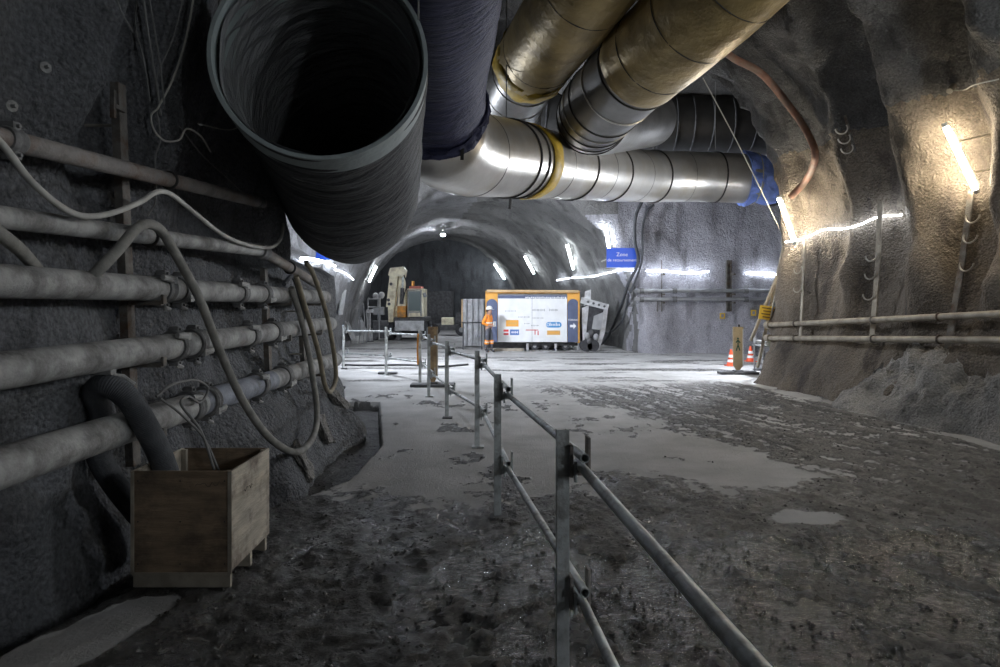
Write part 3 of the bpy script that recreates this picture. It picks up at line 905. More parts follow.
# big black fabric duct with an open mouth towards us
bp_ = [at(320, 56, 5.36), at(328, 85, 5.9), at(338, 120, 6.7), at(346, 160, 7.6), at(350, 193, 8.7), at(350, 203, 10.0), at(346, 185, 12.0), at(340, 160, 14.0)]
P = catmull(bp_, 22)
t = thing('fabric_duct', P[0], 'huge black wrinkled fabric duct with its open round mouth facing us, upper left', 'ventilation duct')


def wr_out(u, a):
    return 1 + 0.006 * math.sin(u * 190 + 1.5 * math.sin(a * 3)) + 0.010 * math.sin(u * 75 + 2 * math.sin(a * 2 + 1)) + 0.012 * math.sin(a * 4 + u * 13)


def wr_in(u, a):
    return 1 + 0.014 * math.sin(u * 150 + 3 * math.sin(a * 3)) + 0.016 * math.sin(u * 61 + 2 * math.sin(a * 2 + 1)) + 0.012 * math.sin(a * 5 + u * 17)


Pd = []
for a, b_ in zip(P, P[1:]): Pd += [a, a.lerp(b_, 0.5)]
Pd.append(P[-1])
mb = MB(); mb.tube(Pd, 0.85, 96, False, rfun=wr_out); mb.build('fabric_skin', M['fabric_black'], t)
mb = MB(); mb.tube(Pd[3:-4], [0.80] * (len(Pd) - 9) + [0.4, 0.01], 96, False, rfun=wr_in)
part_label(mb.build('lining', M['fabric_in'], t), 'dark creased inner lining')
d0 = (P[1] - P[0]).normalized(); c0 = P[0] - d0 * 0.02
mb = MB(); mb.tube([c0, c0 + d0 * 0.35], 0.862, 96, False); mb.tube([c0 + d0 * 0.5, c0 + d0 * 0.03, c0], [0.805, 0.822, 0.835], 96, False)
mb.ring(c0, d0, 0.83, 0.862, 96)
part_label(mb.build('collar', M['fabric_rim'], t), 'grey green collar round the mouth')
for a_ in (0.4, 1.2, 2.1, 2.9):
    c = c0 + d0 * 0.1 + Vector((math.cos(a_) * 0.86, 0, math.sin(a_) * 0.86)); hang_wire(t, c)

# navy duct that drops from the roof onto the zinc elbow
navy = [Vector((-0.30, 2.5, 6.15)), at(446, -150, 6.0), at(436, 0, 8.0), at(434, 60, 9.3), at(433, 100, 10.0), at(436, 116, 10.35)]
t, P = duct('navy_duct', navy, 0.78, M['fabric_blue'], 'navy blue fabric duct coming down between the black mouth and the gold duct', (), rfun=lambda u, a: 1 + 0.008 * math.sin(u * 120 + 2 * math.sin(2 * a)) + 0.012 * math.sin(a * 6 + u * 20), part='fabric_skin', seg=64, sub=16)
wrap(t, P, 70, 80, 0.815, M['fabric_blue'], 'loose_cuff', 0.03, label='loose gathered cuff')

zinc = [at(434, 60, 9.3), at(434, 100, 10.0), at(440, 136, 10.7), at(464, 152, 11.7), at(502, 158, 13.1), at(570, 168, 16.2), at(640, 176, 19.6), at(700, 177, 20.6), at(752, 179, 20.9)]
t, P = duct('zinc_duct', zinc, [0.69] * 26 + [0.72, 0.75] + [0.76] * 200, M['zinc'], 'shiny bare zinc duct crossing the cavern below the other ducts', (), sub=14)
ZP = P


def nearest_px(P, px, lo=0):
    return min(range(lo, len(P)), key=lambda i: abs(proj(P[i])[0] - px))


for px in (508, 515, 568, 606, 655, 715):
    i = nearest_px(P, px); c, d = arc_at(P, i)
    MB().torus(c, d, 0.77, 0.026, 48, 6).build('strap', M['strap'], t)
    if px not in (515,):
        hang_wire(t, c + Vector((0, 0, 0.78)), r=0.011)
for px in (470, 545, 590, 632, 685):
    i = nearest_px(P, px); c, d = arc_at(P, i)
    MB().torus(c, d, 0.762, 0.007, 48, 6).build('seam', M['zinc_dark'], t)
i0 = nearest_px(P, 519); i1 = nearest_px(P, 529)
wrap(t, P, i0, max(i1, i0 + 2), 0.785, M['yellow'], 'yellow_wrap', 0.008, label='crumpled yellow film band')
c, d = arc_at(P, nearest_px(P, 460))
MB().bar(at(463, 128, 9.95), at(462, 160, 10.0), 0.05, 0.02, (0, 1, 0)).build('strap_end', M['strap'], t)
c, d = arc_at(P, nearest_px(P, 515))
MB().tube([c + Vector((-0.1, 0, -0.76)), c + Vector((-0.12, 0, -1.0))], 0.03, 6).build('hook', M['strap'], t)
# blue tarpaulin end
tp = [ZP[-1] - Vector((0.3, 0, 0)), ZP[-1] + Vector((0.15, 0, 0)), at(768, 184, 20.9), at(778, 186, 21.0), at(796, 188, 21.2)]
P = catmull(tp, 8)
rad = [0.86 - 0.013 * i for i in range(len(P))]
t, P = duct('tarpaulin_sleeve', tp, rad, M['tarp_blue'], 'bright blue tarpaulin sleeve tied over the right end of the zinc duct', (), sub=8,
            rfun=lambda u, a: 1 + 0.035 * math.sin(a * 7 + u * 9) + 0.02 * math.sin(a * 13 - u * 14), part='tarpaulin')
c, d = arc_at(P, 6); MB().torus(c, d, 0.80, 0.02, 40, 6).build('rope', M['cable_light'], t)
c, d = arc_at(P, 22); MB().torus(c, d, 0.62, 0.035, 40, 6).build('strap', M['strap'], t)

# gold ducts from the roof on the right
ga = [at(720, -190, 8.2), at(640, -90, 9.6), at(577, 0, 11.3), at(519, 85, 15.4), at(512, 120, 17.5), at(520, 150, 19.0)]
t, P = duct('gold_duct', ga, 0.75, M['zinc_dark'], 'gold wrapped duct next to the navy duct, silver at its lower end', sub=14)
i1 = min(range(len(P)), key=lambda i: abs(proj(P[i])[1] - 62))
wrap(t, P, 0, i1, 0.775, M['gold'], 'gold_wrap', 0.004, label='gold foil wrapping')
wrap(t, P, i1 - 1, i1 + 1, 0.785, M['yellow'], 'yellow_cuff', 0.02, label='torn yellow film at the end of the gold wrapping')
for k in (2, 6, 11, 15):
    if i1 + k < len(P):
        c, d = arc_at(P, i1 + k); MB().torus(c, d, 0.755, 0.016, 44, 6).build('rib', M['zinc'], t)
for i in range(8, i1, 9):
    c, d = arc_at(P, i); MB().torus(c, d, 0.779, 0.010, 44, 6).build('seam', M['strap'], t)
for i in (12, 26, 40):
    c, d = arc_at(P, i); hang_wire(t, c + Vector((0, 0, 0.75)), r=0.011)
gb = [at(900, -200, 7.4), at(800, -92, 8.6), at(711, 0, 10.0), at(640, 66, 11.8), at(600, 106, 13.4), at(594, 120, 14.6), at(612, 122, 16.4), at(650, 118, 18.0)]
t, P = duct('gold_duct', gb, 0.76, M['zinc_dark'], 'gold wrapped duct on the right, dull grey at its lower end', sub=14)
i1 = min(range(60), key=lambda i: abs(proj(P[i])[1] - 66))
wrap(t, P, 0, i1, 0.785, M['gold'], 'gold_wrap', 0.004, label='gold foil wrapping')
for k in (1, 6, 11, 14, 17, 21, 25):
    c, d = arc_at(P, min(len(P) - 1, i1 + k)); MB().torus(c, d, 0.765, 0.018, 44, 6).build('rib', M['strap'] if k % 2 else M['zinc'], t)
for i in range(10, i1, 7):
    c, d = arc_at(P, i); MB().torus(c, d, 0.789, 0.010, 44, 6).build('seam', M['strap'], t)
for i in (20, 34, 50):
    c, d = arc_at(P, i); hang_wire(t, c + Vector((0, 0, 0.76)), r=0.011)
# dark duct high across the cavern behind the zinc duct
dk = [at(500, 118, 22.4), at(560, 122, 22.3), at(640, 124, 22.2), at(700, 124, 22.2), at(770, 124, 22.3), at(830, 126, 22.6)]
t, P = duct('dark_duct', dk, 1.0, M['duct_dark'], 'dark grey ringed duct in shadow above the zinc duct', range(3, 70, 4), M['steel_dark'], 0.025, wires=(12, 32, 52), sub=14)
#PART3

# ------------------------------------------------------------------ pipe rack on the left wall
XP = -2.62


def coupling(p, ax, r, parent, lever=True, flip=1):
    ax = Vector(ax).normalized(); up = (Vector((0, 0, 1)) - ax * ax.z).normalized(); sd = ax.cross(up)
    if sd.x < 0: sd = -sd
    mb = MB()
    prof = [(-0.055, 1.0), (-0.055, 1.16), (-0.035, 1.27), (-0.015, 1.2), (0.0, 1.16), (0.015, 1.2), (0.035, 1.27), (0.055, 1.16), (0.055, 1.0)]
    mb.tube([p + ax * a for a, _ in prof], [r * q for _, q in prof], 24)
    for s_ in (1, -1):
        c = p + up * (s_ * r * 1.32); mb.box(c, (0.075, 0.06, 0.05), Matrix((sd, ax, up)).transposed(), 0.012)
        mb.tube([c - sd * 0.055, c + sd * 0.055], 0.011, 8)
    o = mb.build('coupling', M['clamp'], parent)
    if lever:
        mb = MB(); a = p - up * r * 0.75 * flip + sd * r * 0.95; b_ = a + ax * 0.16 * flip + up * 0.015
        mb.tube([a - ax * 0.02, a + (b_ - a) * 0.5 + sd * 0.02, b_], [0.026, 0.030, 0.022], 8)
        mb.box(a, (0.05, 0.06, 0.06), Matrix((sd, ax, up)).transposed(), 0.012)
        lo = MB().tube([p - up * r * 1.2, p - up * r * 1.62 + sd * 0.03, p - up * r * 1.72 + sd * 0.05 + ax * 0.03], [0.024, 0.024, 0.016], 8).build('latch', M['lever'], parent)
        lo.parent = o
        lo = mb.build('lever', M['lever'], parent)
        # one level deeper: the lever belongs to its coupling
        lo.parent = o
    return o


def rack_pipe(y0, y1, py0, px1, py1, r, cl, label, mats):
    """pipe along the left wall: passes (0,py0) and (px1,py1) in the photo"""
    a = atx(0, py0, XP); b_ = atx(px1, py1, XP)
    d = (b_ - a) / (b_.y - a.y)
    P_ = lambda y: a + d * (y - a.y)
    t = thing('water_pipe', P_(y0), label, 'pipe', None)
    cuts = [y0] + [0.5 * (cl[0] + cl[1]), 0.5 * (cl[2] + cl[3])] + [y1]
    for i in range(3):
        MB().tube([P_(cuts[i]), P_(cuts[i + 1])], r, 24).build('pipe_section', mats[i], t)
    for k, y in enumerate(cl):
        coupling(P_(y), d, r, t, True, 1 if k % 2 else -1)
    return t, P_


yy_ = lambda px: -XP * F / (500 - px)
t3, PP3 = rack_pipe(1.2, 10.0, 281, 300, 296, 0.092, [yy_(162), yy_(179), yy_(238), yy_(262)], 'dusty grey pipe on the left wall, uppermost of the three thick coupled pipes', [M['pipe'], M['pipe'], M['pipe']])
t4, PP4 = rack_pipe(1.2, 10.3, 371, 300, 328, 0.102, [yy_(175), yy_(193), yy_(248), yy_(272)], 'dusty grey pipe on the left wall, middle one of the three thick coupled pipes', [M['pipe'], M['pipe'], M['pipe']])
t5, PP5 = rack_pipe(1.2, 10.6, 468, 300, 371, 0.112, [yy_(189), yy_(206), yy_(257), yy_(282)], 'thick pipe low on the left wall just above the plywood crate', [M['pipe'], M['pipe_blue'], M['pipe']])
# thinner pipe above
a = atx(0, 217, XP); b_ = atx(262, 251, XP - 0.02); a0 = a + (a - b_) * 0.55
tt = thing('thin_pipe', a0, 'thin dusty pipe above the thick ones, bending down into a rusty end', 'pipe')
MB().tube([a0, b_], 0.062, 20).build('pipe_section', M['pipe'], tt)
c_ = Vector((XP - 0.03, 9.6, 2.18))
part_label(MB().tube([b_, c_], 0.06, 20).build('pipe_section', M['pipe_rust'], tt), 'rusty brown end section')
for q in (0.0, ):
    MB().tube([b_ - (b_ - a).normalized() * 0.09, b_ + (c_ - b_).normalized() * 0.09], 0.085, 20).build('sleeve', M['clamp'], tt)
for px in (150, 290):
    p = a.lerp(b_, (yy_(px) - a.y) / (b_.y - a.y)) if px < 262 else b_.lerp(c_, 0.45)
    MB().torus(p, (b_ - a), 0.068, 0.014, 20, 6).build('pipe_clip', M['strap'], tt)
a = atx(0, 138, XP); b_ = atx(262, 203, XP - 0.05); a0 = a + (a - b_) * 0.5
tt = thing('rusty_pipe', a0, 'rust flecked pipe running highest along the left wall, clamped near its end', 'pipe')
MB().tube([a0, a.lerp(b_, 0.02)], 0.056, 20).build('pipe_section', M['pipe_rust'], tt)
MB().tube([a.lerp(b_, 0.02), b_], 0.058, 20).build('pipe_section', M['pipe_rust'], tt)
for q in (0.02, 0.97):
    coupling(a.lerp(b_, q), b_ - a, 0.058, tt, False)
for px in (172, ):
    p = a.lerp(b_, (yy_(px) - a.y) / (b_.y - a.y)); MB().torus(p, (b_ - a), 0.064, 0.012, 20, 6).build('pipe_clip', M['strap'], tt)
for (xa, ya), (xb, yb), yw, lb in (((136, 84), (150, 470), 4.95, 'upright steel bracket behind the pipes above the plywood crate'),
                                   ((268, 268), (298, 412), 8.0, 'slanting steel bracket behind the pipes past the second couplings'),
                                   ((305, 290), (322, 372), 9.4, 'short steel bracket near the far end of the pipes')):
    pa = Vector((XP - 0.19, yw, CH - (ya - CY) * yw / F)); pb = Vector((XP - 0.16, yw + 0.15, CH - (yb - CY) * yw / F))
    tb = thing('wall_bracket', pb, lb, 'bracket')
    mb = MB(); mb.bar(pb, pa, 0.09, 0.012, (1, 0, 0))
    for s_ in (1, -1): mb.bar(pb + Vector((-0.025, s_ * 0.045, 0)), pa + Vector((-0.025, s_ * 0.045, 0)), 0.012, 0.06, (1, 0, 0))
    mb.build('upright', M['bracket'], tb)
    for P_, r in ((PP3, 0.092), (PP4, 0.102), (PP5, 0.112)):
        q = P_(yw + 0.07)
        mb = MB(); z = q.z - r - 0.018
        mb.box((XP - 0.07, yw + 0.07, z), (0.30, 0.05, 0.03)); mb.box((XP + 0.09, yw + 0.07, z + 0.03), (0.02, 0.05, 0.07))
        mb.build('support_arm', M['bracket'], tb)
    if yw < 5:
        mb = MB(); p = pa + Vector((0.02, 0, -0.12)); mb.box(p + Vector((0.0, -0.14, -0.07)), (0.03, 0.03, 0.2)); mb.box(p + Vector((0, -0.07, -0.08)), (0.03, 0.14, 0.03))
        mb.build('tee_bar', M['bracket'], tb)
    for z_ in (pa.z - 0.3, pb.z + 0.25):
        p = Vector((XP - 0.19, yw + 0.03, z_)); wx = left_x(p.y, p.z)
        if wx < p.x: MB().tube([Vector((wx - 0.04, p.y, p.z)), p], 0.012, 6).build('anchor_bolt', M['hook'], tb)


def hose(pts, r, mt, label, name='hose', n=10, seg=12, corr=0.0, cat='hose'):
    P = catmull(pts, n)
    if corr:
        Q_ = []
        L_ = sum((b_ - a).length for a, b_ in zip(P, P[1:])); st = 0.006
        acc = 0.0; nxt = 0.0; rr = []
        for a, b_ in zip(P, P[1:]):
            l = (b_ - a).length
            while nxt <= acc + l:
                Q_.append(a.lerp(b_, (nxt - acc) / l)); rr.append(r * (1 + (corr if len(Q_) % 2 else 0))); nxt += st
            acc += l
        mb = MB().tube(Q_, rr, seg)
    else: mb = MB().tube(P, r, seg)
    return tag(mb.build(name, mt), label, cat)


def LX(pts):
    """(px, py, X) on the left wall"""
    return [atx(*p) for p in pts]


hose(LX([(-60, 190, -2.5), (0, 234, -2.5), (22, 252, -2.6), (48, 280, -2.80), (72, 290, -2.80), (92, 276, -2.58), (118, 250, -2.48), (135, 230, -2.46), (149, 224, -2.45), (163, 233, -2.45), (180, 262, -2.44), (200, 300, -2.42), (222, 356, -2.38), (246, 406, -2.28), (272, 440, -2.18), (297, 452, -2.10), (313, 437, -2.14), (317, 410, -2.25), (310, 360, -2.45), (300, 315, -2.47), (291, 288, -2.5)]),
     0.036, M['hose'], 'thick dusty hose arching over the thin pipe and drooping in one long loop')
hose(LX([(296, 276, -2.42), (306, 310, -2.40), (318, 350, -2.38), (325, 385, -2.36), (331, 391, -2.36), (336, 372, -2.37), (328, 320, -2.42), (314, 276, -2.46), (306, 262, -2.5)]),
     0.032, M['hose_tan'], 'tan hose in a narrow hanging loop at the far end of the pipes')
hose(LX([(284, 284, -2.52), (293, 277, -2.52), (301, 300, -2.5), (304, 318, -2.5)]), 0.026, M['hose_dark'], 'short dark hose tail beside the tan hanging loop')
hose(LX([(-50, 95, -2.46), (0, 142, -2.48), (30, 180, -2.48), (60, 206, -2.48), (84, 216, -2.48), (112, 213, -2.48), (140, 202, -2.48), (157, 192, -2.46), (172, 195, -2.48), (196, 214, -2.52), (225, 236, -2.54), (252, 246, -2.54), (272, 247, -2.55), (281, 238, -2.58), (283, 224, -2.60)]),
     0.019, M['hose_white'], 'pale cable waving along the upper left wall between the two thinnest pipes', 'power_cable', cat='cable')
wx = lambda y, z: max(left_x(y, z) + 0.10, -2.88)
hose([(-2.56, 5.12, 0.08), (wx(5.0, 0.35) + 0.08, 5.0, 0.35), (wx(4.78, 0.8) + 0.02, 4.76, 0.8), (wx(4.6, 1.12) - 0.01, 4.62, 1.12), (-2.75, 4.53, 1.29), (-2.64, 4.48, 1.345), (-2.52, 4.51, 1.26), (-2.43, 4.57, 1.06), (-2.365, 4.67, 0.80), (-2.30, 4.78, 0.40)],
     0.078, M['hose_dark'], 'thick corrugated hose bent over the lowest thick pipe into the plywood crate', 'corrugated_hose', 12, 20, 0.05)
hose([(-2.50, 4.85, 1.22), (-2.45, 5.0, 1.29), (-2.44, 5.35, 1.28), (-2.46, 5.62, 1.18), (-2.47, 5.5, 1.08), (-2.43, 5.2, 1.17), (-2.38, 4.98, 1.14), (-2.22, 4.95, 0.95), (-2.12, 4.95, 0.66)], 0.010, M['cable'], 'thin doubled cable from the lowest coupling down into the plywood crate', 'pump_cable', cat='cable')
hose([(-2.42, 4.75, 1.22), (-2.33, 4.85, 1.1), (-2.2, 4.95, 0.9), (-2.09, 4.97, 0.64)], 0.009, M['cable'], 'thin cable running beside the corrugated hose into the crate', 'pump_cable', cat='cable')
tp_ = tag(MB().lathe((-2.06, 4.93, 0.06), [(0.001, 0), (0.09, 0.0), (0.10, 0.05), (0.10, 0.48), (0.085, 0.55), (0.03, 0.58), (0.001, 0.58)], 20).build('pump', M['hose_black']), 'dark submersible pump standing inside the plywood crate', 'pump')
tag(MB().box(wloc(t5) * 0 + Vector((-2.64, 4.46, 1.465)), (0.12, 0.07, 0.09), None, 0.02).tube([(-2.64, 4.46, 1.42), (-2.56, 4.53, 1.40), (-2.50, 4.56, 1.34)], 0.018, 8).build('hose_clip', M['lever']), 'pale clip on the bend of the corrugated hose', 'clip')

# thin cables on the upper left wall
for i, (pts, r, mt, lb) in enumerate((
        ([(120, -12), (128, 30), (136, 60), (140, 84), (143, 105)], 0.007, 'cable', 'leftmost thin cable hanging from the roof to the tee bracket'),
        ([(136, -12), (138, 10), (144, 50), (150, 95), (153, 118)], 0.010, 'cable', 'thicker cable hanging from the roof past the tee bracket'),
        ([(142, -12), (146, 22), (153, 70), (156, 108)], 0.008, 'cable', 'cable hanging just right of the thicker roof cable'),
        ([(178, -12), (166, 38), (155, 66), (148, 84)], 0.006, 'cable', 'cable slanting down left towards the tee bracket'),
        ([(186, -12), (176, 38), (164, 80), (150, 112)], 0.009, 'cable_light', 'pale cable slanting from the roof to the knot beside the bracket'),
        ([(150, 112), (144, 118), (146, 132), (156, 142), (168, 140), (174, 130), (184, 134), (196, 148)], 0.008, 'cable_light', 'pale cable curled in a knot beside the tee bracket'),
        ([(149, 112), (152, 140), (144, 160), (140, 200), (132, 216)], 0.007, 'cable', 'cable dropping from the knot to the rusty pipe'),
        ([(172, 127), (190, 122), (206, 116), (217, 110)], 0.006, 'cable_light', 'thin wire tied from the knot to the black duct mouth'),
        ([(168, 128), (190, 155), (222, 184), (246, 205)], 0.007, 'cable', 'dark wire slanting from the knot down to the end of the rusty pipe'),
        ([(98, -12), (104, 12), (112, 28)], 0.005, 'cable', 'short wire hanging at the top left of the wall'))):
    hose([on_wall(x, y, 0.14 if i != 7 else 0.3) for x, y in pts], r, M[mt], lb, 'wire', 6, 6, cat='cable')
for px, py, lb in ((44, 68, 'small anchor plate on the left wall near the top corner'), (10, 106, 'small anchor plate at the left edge above the rusty pipe')):
    p = on_wall(px, py, 0.0); n = wall_normal(p)
    mb = MB(); mb.tube([p - n * 0.02, p + n * 0.02], 0.035, 10); mb.tube([p, p + n * 0.06], 0.012, 6)
    tag(mb.build('anchor_plate', M['lever']), lb, 'anchor')

# plywood crate
CXa, CXb, CYa, CYb, CZ = -2.44, -1.785, 4.43, 5.13, 0.785
t = thing('plywood_crate', ((CXa + CXb) / 2, (CYa + CYb) / 2, 0.012), 'open plywood crate on battens holding a hose beside the left pipes', 'crate')
th = 0.016
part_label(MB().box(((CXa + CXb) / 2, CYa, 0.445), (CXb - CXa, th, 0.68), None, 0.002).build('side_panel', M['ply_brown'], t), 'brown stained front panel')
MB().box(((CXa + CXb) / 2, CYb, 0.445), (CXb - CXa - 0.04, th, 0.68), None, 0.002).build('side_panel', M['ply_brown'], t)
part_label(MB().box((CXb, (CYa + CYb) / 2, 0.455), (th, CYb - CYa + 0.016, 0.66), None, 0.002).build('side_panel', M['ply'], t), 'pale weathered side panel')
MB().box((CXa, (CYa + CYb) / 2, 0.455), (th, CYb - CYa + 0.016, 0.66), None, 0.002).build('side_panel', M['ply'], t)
MB().box(((CXa + CXb) / 2, (CYa + CYb) / 2, 0.125), (CXb - CXa - 0.03, CYb - CYa - 0.03, 0.014)).build('bottom_panel', M['ply_brown'], t)
for y in (CYa + 0.012, (CYa + CYb) / 2 + 0.02, CYb - 0.03):
    MB().box(((CXa + CXb) / 2, y, 0.062), (CXb - CXa - 0.01, 0.04 if y > CYa + 0.02 else 0.03, 0.10), None, 0.004).build('skid', M['batten'], t)
for x, y in ((CXa + 0.028, CYa + 0.028), (CXb - 0.028, CYa + 0.028), (CXa + 0.028, CYb - 0.028), (CXb - 0.028, CYb - 0.028)):
    MB().box((x, y, 0.45), (0.036, 0.036, 0.66), None, 0.003).build('corner_batten', M['batten'], t)
mb = MB()
mb.box((CXa + 0.004, CYa - 0.010, 0.445), (0.022, 0.006, 0.68)); mb.box((CXb - 0.006, CYa - 0.010, 0.445), (0.026, 0.006, 0.68))
mb.box(((CXa + CXb) / 2, CYa - 0.010, 0.105), (CXb - CXa, 0.006, 0.018))
mb.build('edge_strip', M['batten'], t)
mb = MB(); rr = random.Random(3)
for (o_, dx_, dy_, n_) in ((Vector((-2.02, CYa - 0.0095, 0.70)), Vector((1, 0, 0)), Vector((0, 0, 1)), 13), (Vector((CXb + 0.0095, 4.62, 0.60)), Vector((0, 1, 0)), Vector((0, 0, 1)), 12)):
    pts = [o_ + dx_ * (0.016 * i) + dy_ * rr.uniform(-0.018, 0.018) for i in range(n_)]
    mb.tube(pts, 0.0016, 4)
part_label(mb.build('handwriting', M['pencil'], t), 'illegible pencil scrawl')
mb = MB()
for x in (CXa + 0.04, -2.12, CXb - 0.04):
    for z in (0.17, 0.45, 0.72): mb.tube([(x, CYa - 0.0075, z), (x, CYa - 0.0105, z)], 0.005, 8)
mb.build('screw_heads', M['strap'], t)

# loose slabs of concrete leaning on the left toe
for k, (px, py, s_, rz, lb) in enumerate(((300, 462, 0.42, 0.2, 'broken concrete slab leaning on the left toe nearest the crate'), (322, 430, 0.40, -0.2, 'flat concrete slab on the left toe below the drooping hose'),
                                   (338, 402, 0.34, 0.3, 'small concrete slab at the tip of the left toe'))):
    p = on_wall(px, py, 0.03); n = wall_normal(p)
    b = bmesh.new(); bmesh.ops.create_cube(b, size=1); bmesh.ops.scale(b, vec=(s_ * 0.7, s_ * 1.0, 0.07), verts=b.verts)
    bmesh.ops.subdivide_edges(b, edges=b.edges, cuts=4, use_grid_fill=True)
    for v in b.verts: v.co += Vector((rr.uniform(-1, 1), rr.uniform(-1, 1), rr.uniform(-1, 1))) * 0.016
    q = n.to_track_quat('Z', 'Y') @ Vector((0, 0, 1)).rotation_difference(Vector((0, 0, 1)))
    mb = MB(); mb.bm(b, Matrix.Translation(p) @ n.to_track_quat('Z', 'Y').to_matrix().to_4x4() @ Matrix.Rotation(rz, 4, 'Z'))
    tag(mb.build('concrete_slab', M['rubble']), lb, 'concrete slab')

# ------------------------------------------------------------------ guard rail
RP = [Vector((0.535, 0.45, 0)), Vector((0.313, 3.31, 0)), Vector((-0.02, 5.9, 0)), Vector((-0.30, 8.77, 0)), Vector((-0.875, 11.0, 0)), Vector((-1.44, 13.5, 0)), Vector((-1.88, 15.7, 0)), Vector((-3.0, 17.6, 0)), Vector((-4.5, 19.2, 0))]
plab = ['guard rail post beside the viewer, just under the frame', 'tall guard rail post with rusty plates nearest in view, cut by the bottom edge', 'guard rail post second from the nearest, standing at the mud edge', 'guard rail post third from the nearest, on the pale slab',
        'guard rail post fourth from the nearest, its foot in a lump of mud', 'slim guard rail post just right of the brown board', 'guard rail post with an orange strap left of the brown board',
        'lone guard rail post on a flat rubber foot left of the brown board', 'last guard rail post by the far left wall']


def gr_post(i, p):
    d = (RP[min(i + 1, 8)] - RP[max(i - 1, 0)]).normalized()
    sd = Vector((d.y, -d.x, 0))
    if sd.x < 0: sd = -sd
    t = thing('guard_rail_post', p, plab[i], 'guard rail post')
    mb = MB(); h = 1.27
    mb.bar(p + Vector((0, 0, 0.0)), p + Vector((0, 0, h)), 0.062, 0.008, d)
    for s_ in (1, -1): mb.bar(p + sd * (0.027 * s_) + d * 0.016, p + sd * (0.027 * s_) + d * 0.016 + Vector((0, 0, h)), 0.008, 0.036, d)
    mb.build('upright', M['galv'], t)
    MB().box(p + Vector((0.01, 0, 0.012)), (0.16, 0.14, 0.022), None, 0.006).build('foot_plate', M['galv'] if i % 2 else M['base_rubber'], t)
    for z in (1.12, 0.47):
        c = p + sd * 0.085 + Vector((0, 0, z))
        mb = MB(); rot = Matrix((sd, d, Vector((0, 0, 1)))).transposed()
        mb.box(c + sd * -0.048 + Vector((0, 0, 0.0)), (0.016, 0.07, 0.16), rot, 0.003)
        mb.box(c + sd * 0.040 + Vector((0, 0, 0.03)), (0.014, 0.07, 0.17), rot, 0.003)
        mb.box(c + Vector((0, 0, -0.064)), (0.09, 0.07, 0.012), rot); mb.box(c + d * 0.036 + Vector((0, 0, -0.05)), (0.10, 0.008, 0.04), rot)
        o = mb.build('rail_holder', M['galv'] if i > 1 else M['pipe_rust'], t)
        mb = MB().tube([c + sd * -0.03 + d * -0.038, c + sd * -0.03 + d * -0.038 + Vector((0, 0, -0.1))], 0.009, 8)
        k_ = mb.build('pin', M['galv'], t); k_.parent = o
    return t, sd, d


posts = [gr_post(i, p) for i, p in enumerate(RP)]
o = MB().tube([RP[6] + Vector((-0.05, 0, 0.45)), RP[6] + Vector((-0.06, -0.04, 0.8)), RP[6] + Vector((-0.045, -0.02, 1.18))], 0.022, 8).build('orange_strap', M['orange_paint'], posts[6][0])
for i in range(8):
    for z, nm in ((1.12, 'upper'), (0.47, 'lower')):
        sa, da = posts[i + 1][1], posts[i + 1][2]; sb, db = posts[i][1], posts[i][2]
        a = RP[i + 1] + sa * 0.085 + Vector((0, 0, z - 0.027)); b_ = RP[i] + sb * 0.085 + Vector((0, 0, z + 0.027))
        dd = (b_ - a).normalized(); a2 = a - dd * 0.07 if i < 7 else a; b2 = b_ + dd * (0.10 if i > 0 else 0.3)
        where = ['reaching past the viewer from the nearest post', 'between the nearest and second posts', 'between the second and third posts', 'between the third and fourth posts', 'from the fourth post to the slim post',
                 'beside the brown board', 'from the strapped post to the lone post', 'from the lone post to the far left wall'][i]
        tag(MB().pipe(a2, b2, 0.0235, 0.004, 14).build('guard_rail_tube', M['galv']), f'{nm} galvanised guard rail tube {where}', 'guard rail')
# feet and boards
p = RP[7] + Vector((0.0, 0.1, 0))
tag(MB().box(p + Vector((0, 0.12, 0.03)), (0.5, 0.22, 0.055), None, 0.02).build('rubber_foot', M['base_rubber']), 'flat rubber foot behind the lone guard rail post', 'rubber foot')


def board_post(loc, h, wd, mt, label, picto):
    t = thing('board_post', loc, label, 'sign board')
    p = Vector(loc)
    mb = MB(); mb.box(p + Vector((0, 0, 0.035)), (1.0, 0.42, 0.07), None, 0.025); mb.box(p + Vector((0, 0, 0.08)), (0.24, 0.2, 0.05), None, 0.015)
    mb.build('rubber_base', M['base_rubber'], t)
    x = wd / 2
    mb = MB(); mb.prism([p + Vector(q) for q in ((-x, -0.025, 0.24), (-x * 0.3, -0.025, 0.10), (x * 0.3, -0.025, 0.10), (x, -0.025, 0.24), (x, -0.025, h), (-x, -0.025, h))], (0, 0.05, 0))
    mb.build('board', mt, t)
    MB().box(p + Vector((x * 0.2, 0.0, h + 0.03)), (0.05, 0.03, 0.07), None, 0.008).build('top_clip', M['strap'], t)
    MB().box(p + Vector((x - 0.012, -0.028, h * 0.55)), (0.022, 0.008, h * 0.8)).build('edge_strip', M['batten'] if not picto else M['white_dirty'], t)
    if picto:
        c = p + Vector((-0.01, -0.031, h * 0.62)); mb = MB()
        mb.tube([c + Vector((0, 0, 0.17)), c + Vector((0, 0.006, 0.17))], 0.026, 12)
        for a, b_ in (((0, 0.14), (0.0, 0.0)), ((0.0, 0.13), (-0.06, 0.06)), ((0.0, 0.13), (0.06, 0.05)), ((0, 0), (-0.05, -0.16)), ((0, 0), (0.05, -0.15))):
            mb.bar(c + Vector((a[0], 0, a[1])), c + Vector((b_[0], 0, b_[1])), 0.006, 0.028, (1, 0, 0.1))
        part_label(mb.build('walking_figure', M['green_paint'], t), 'dark green walking figure')
    return t


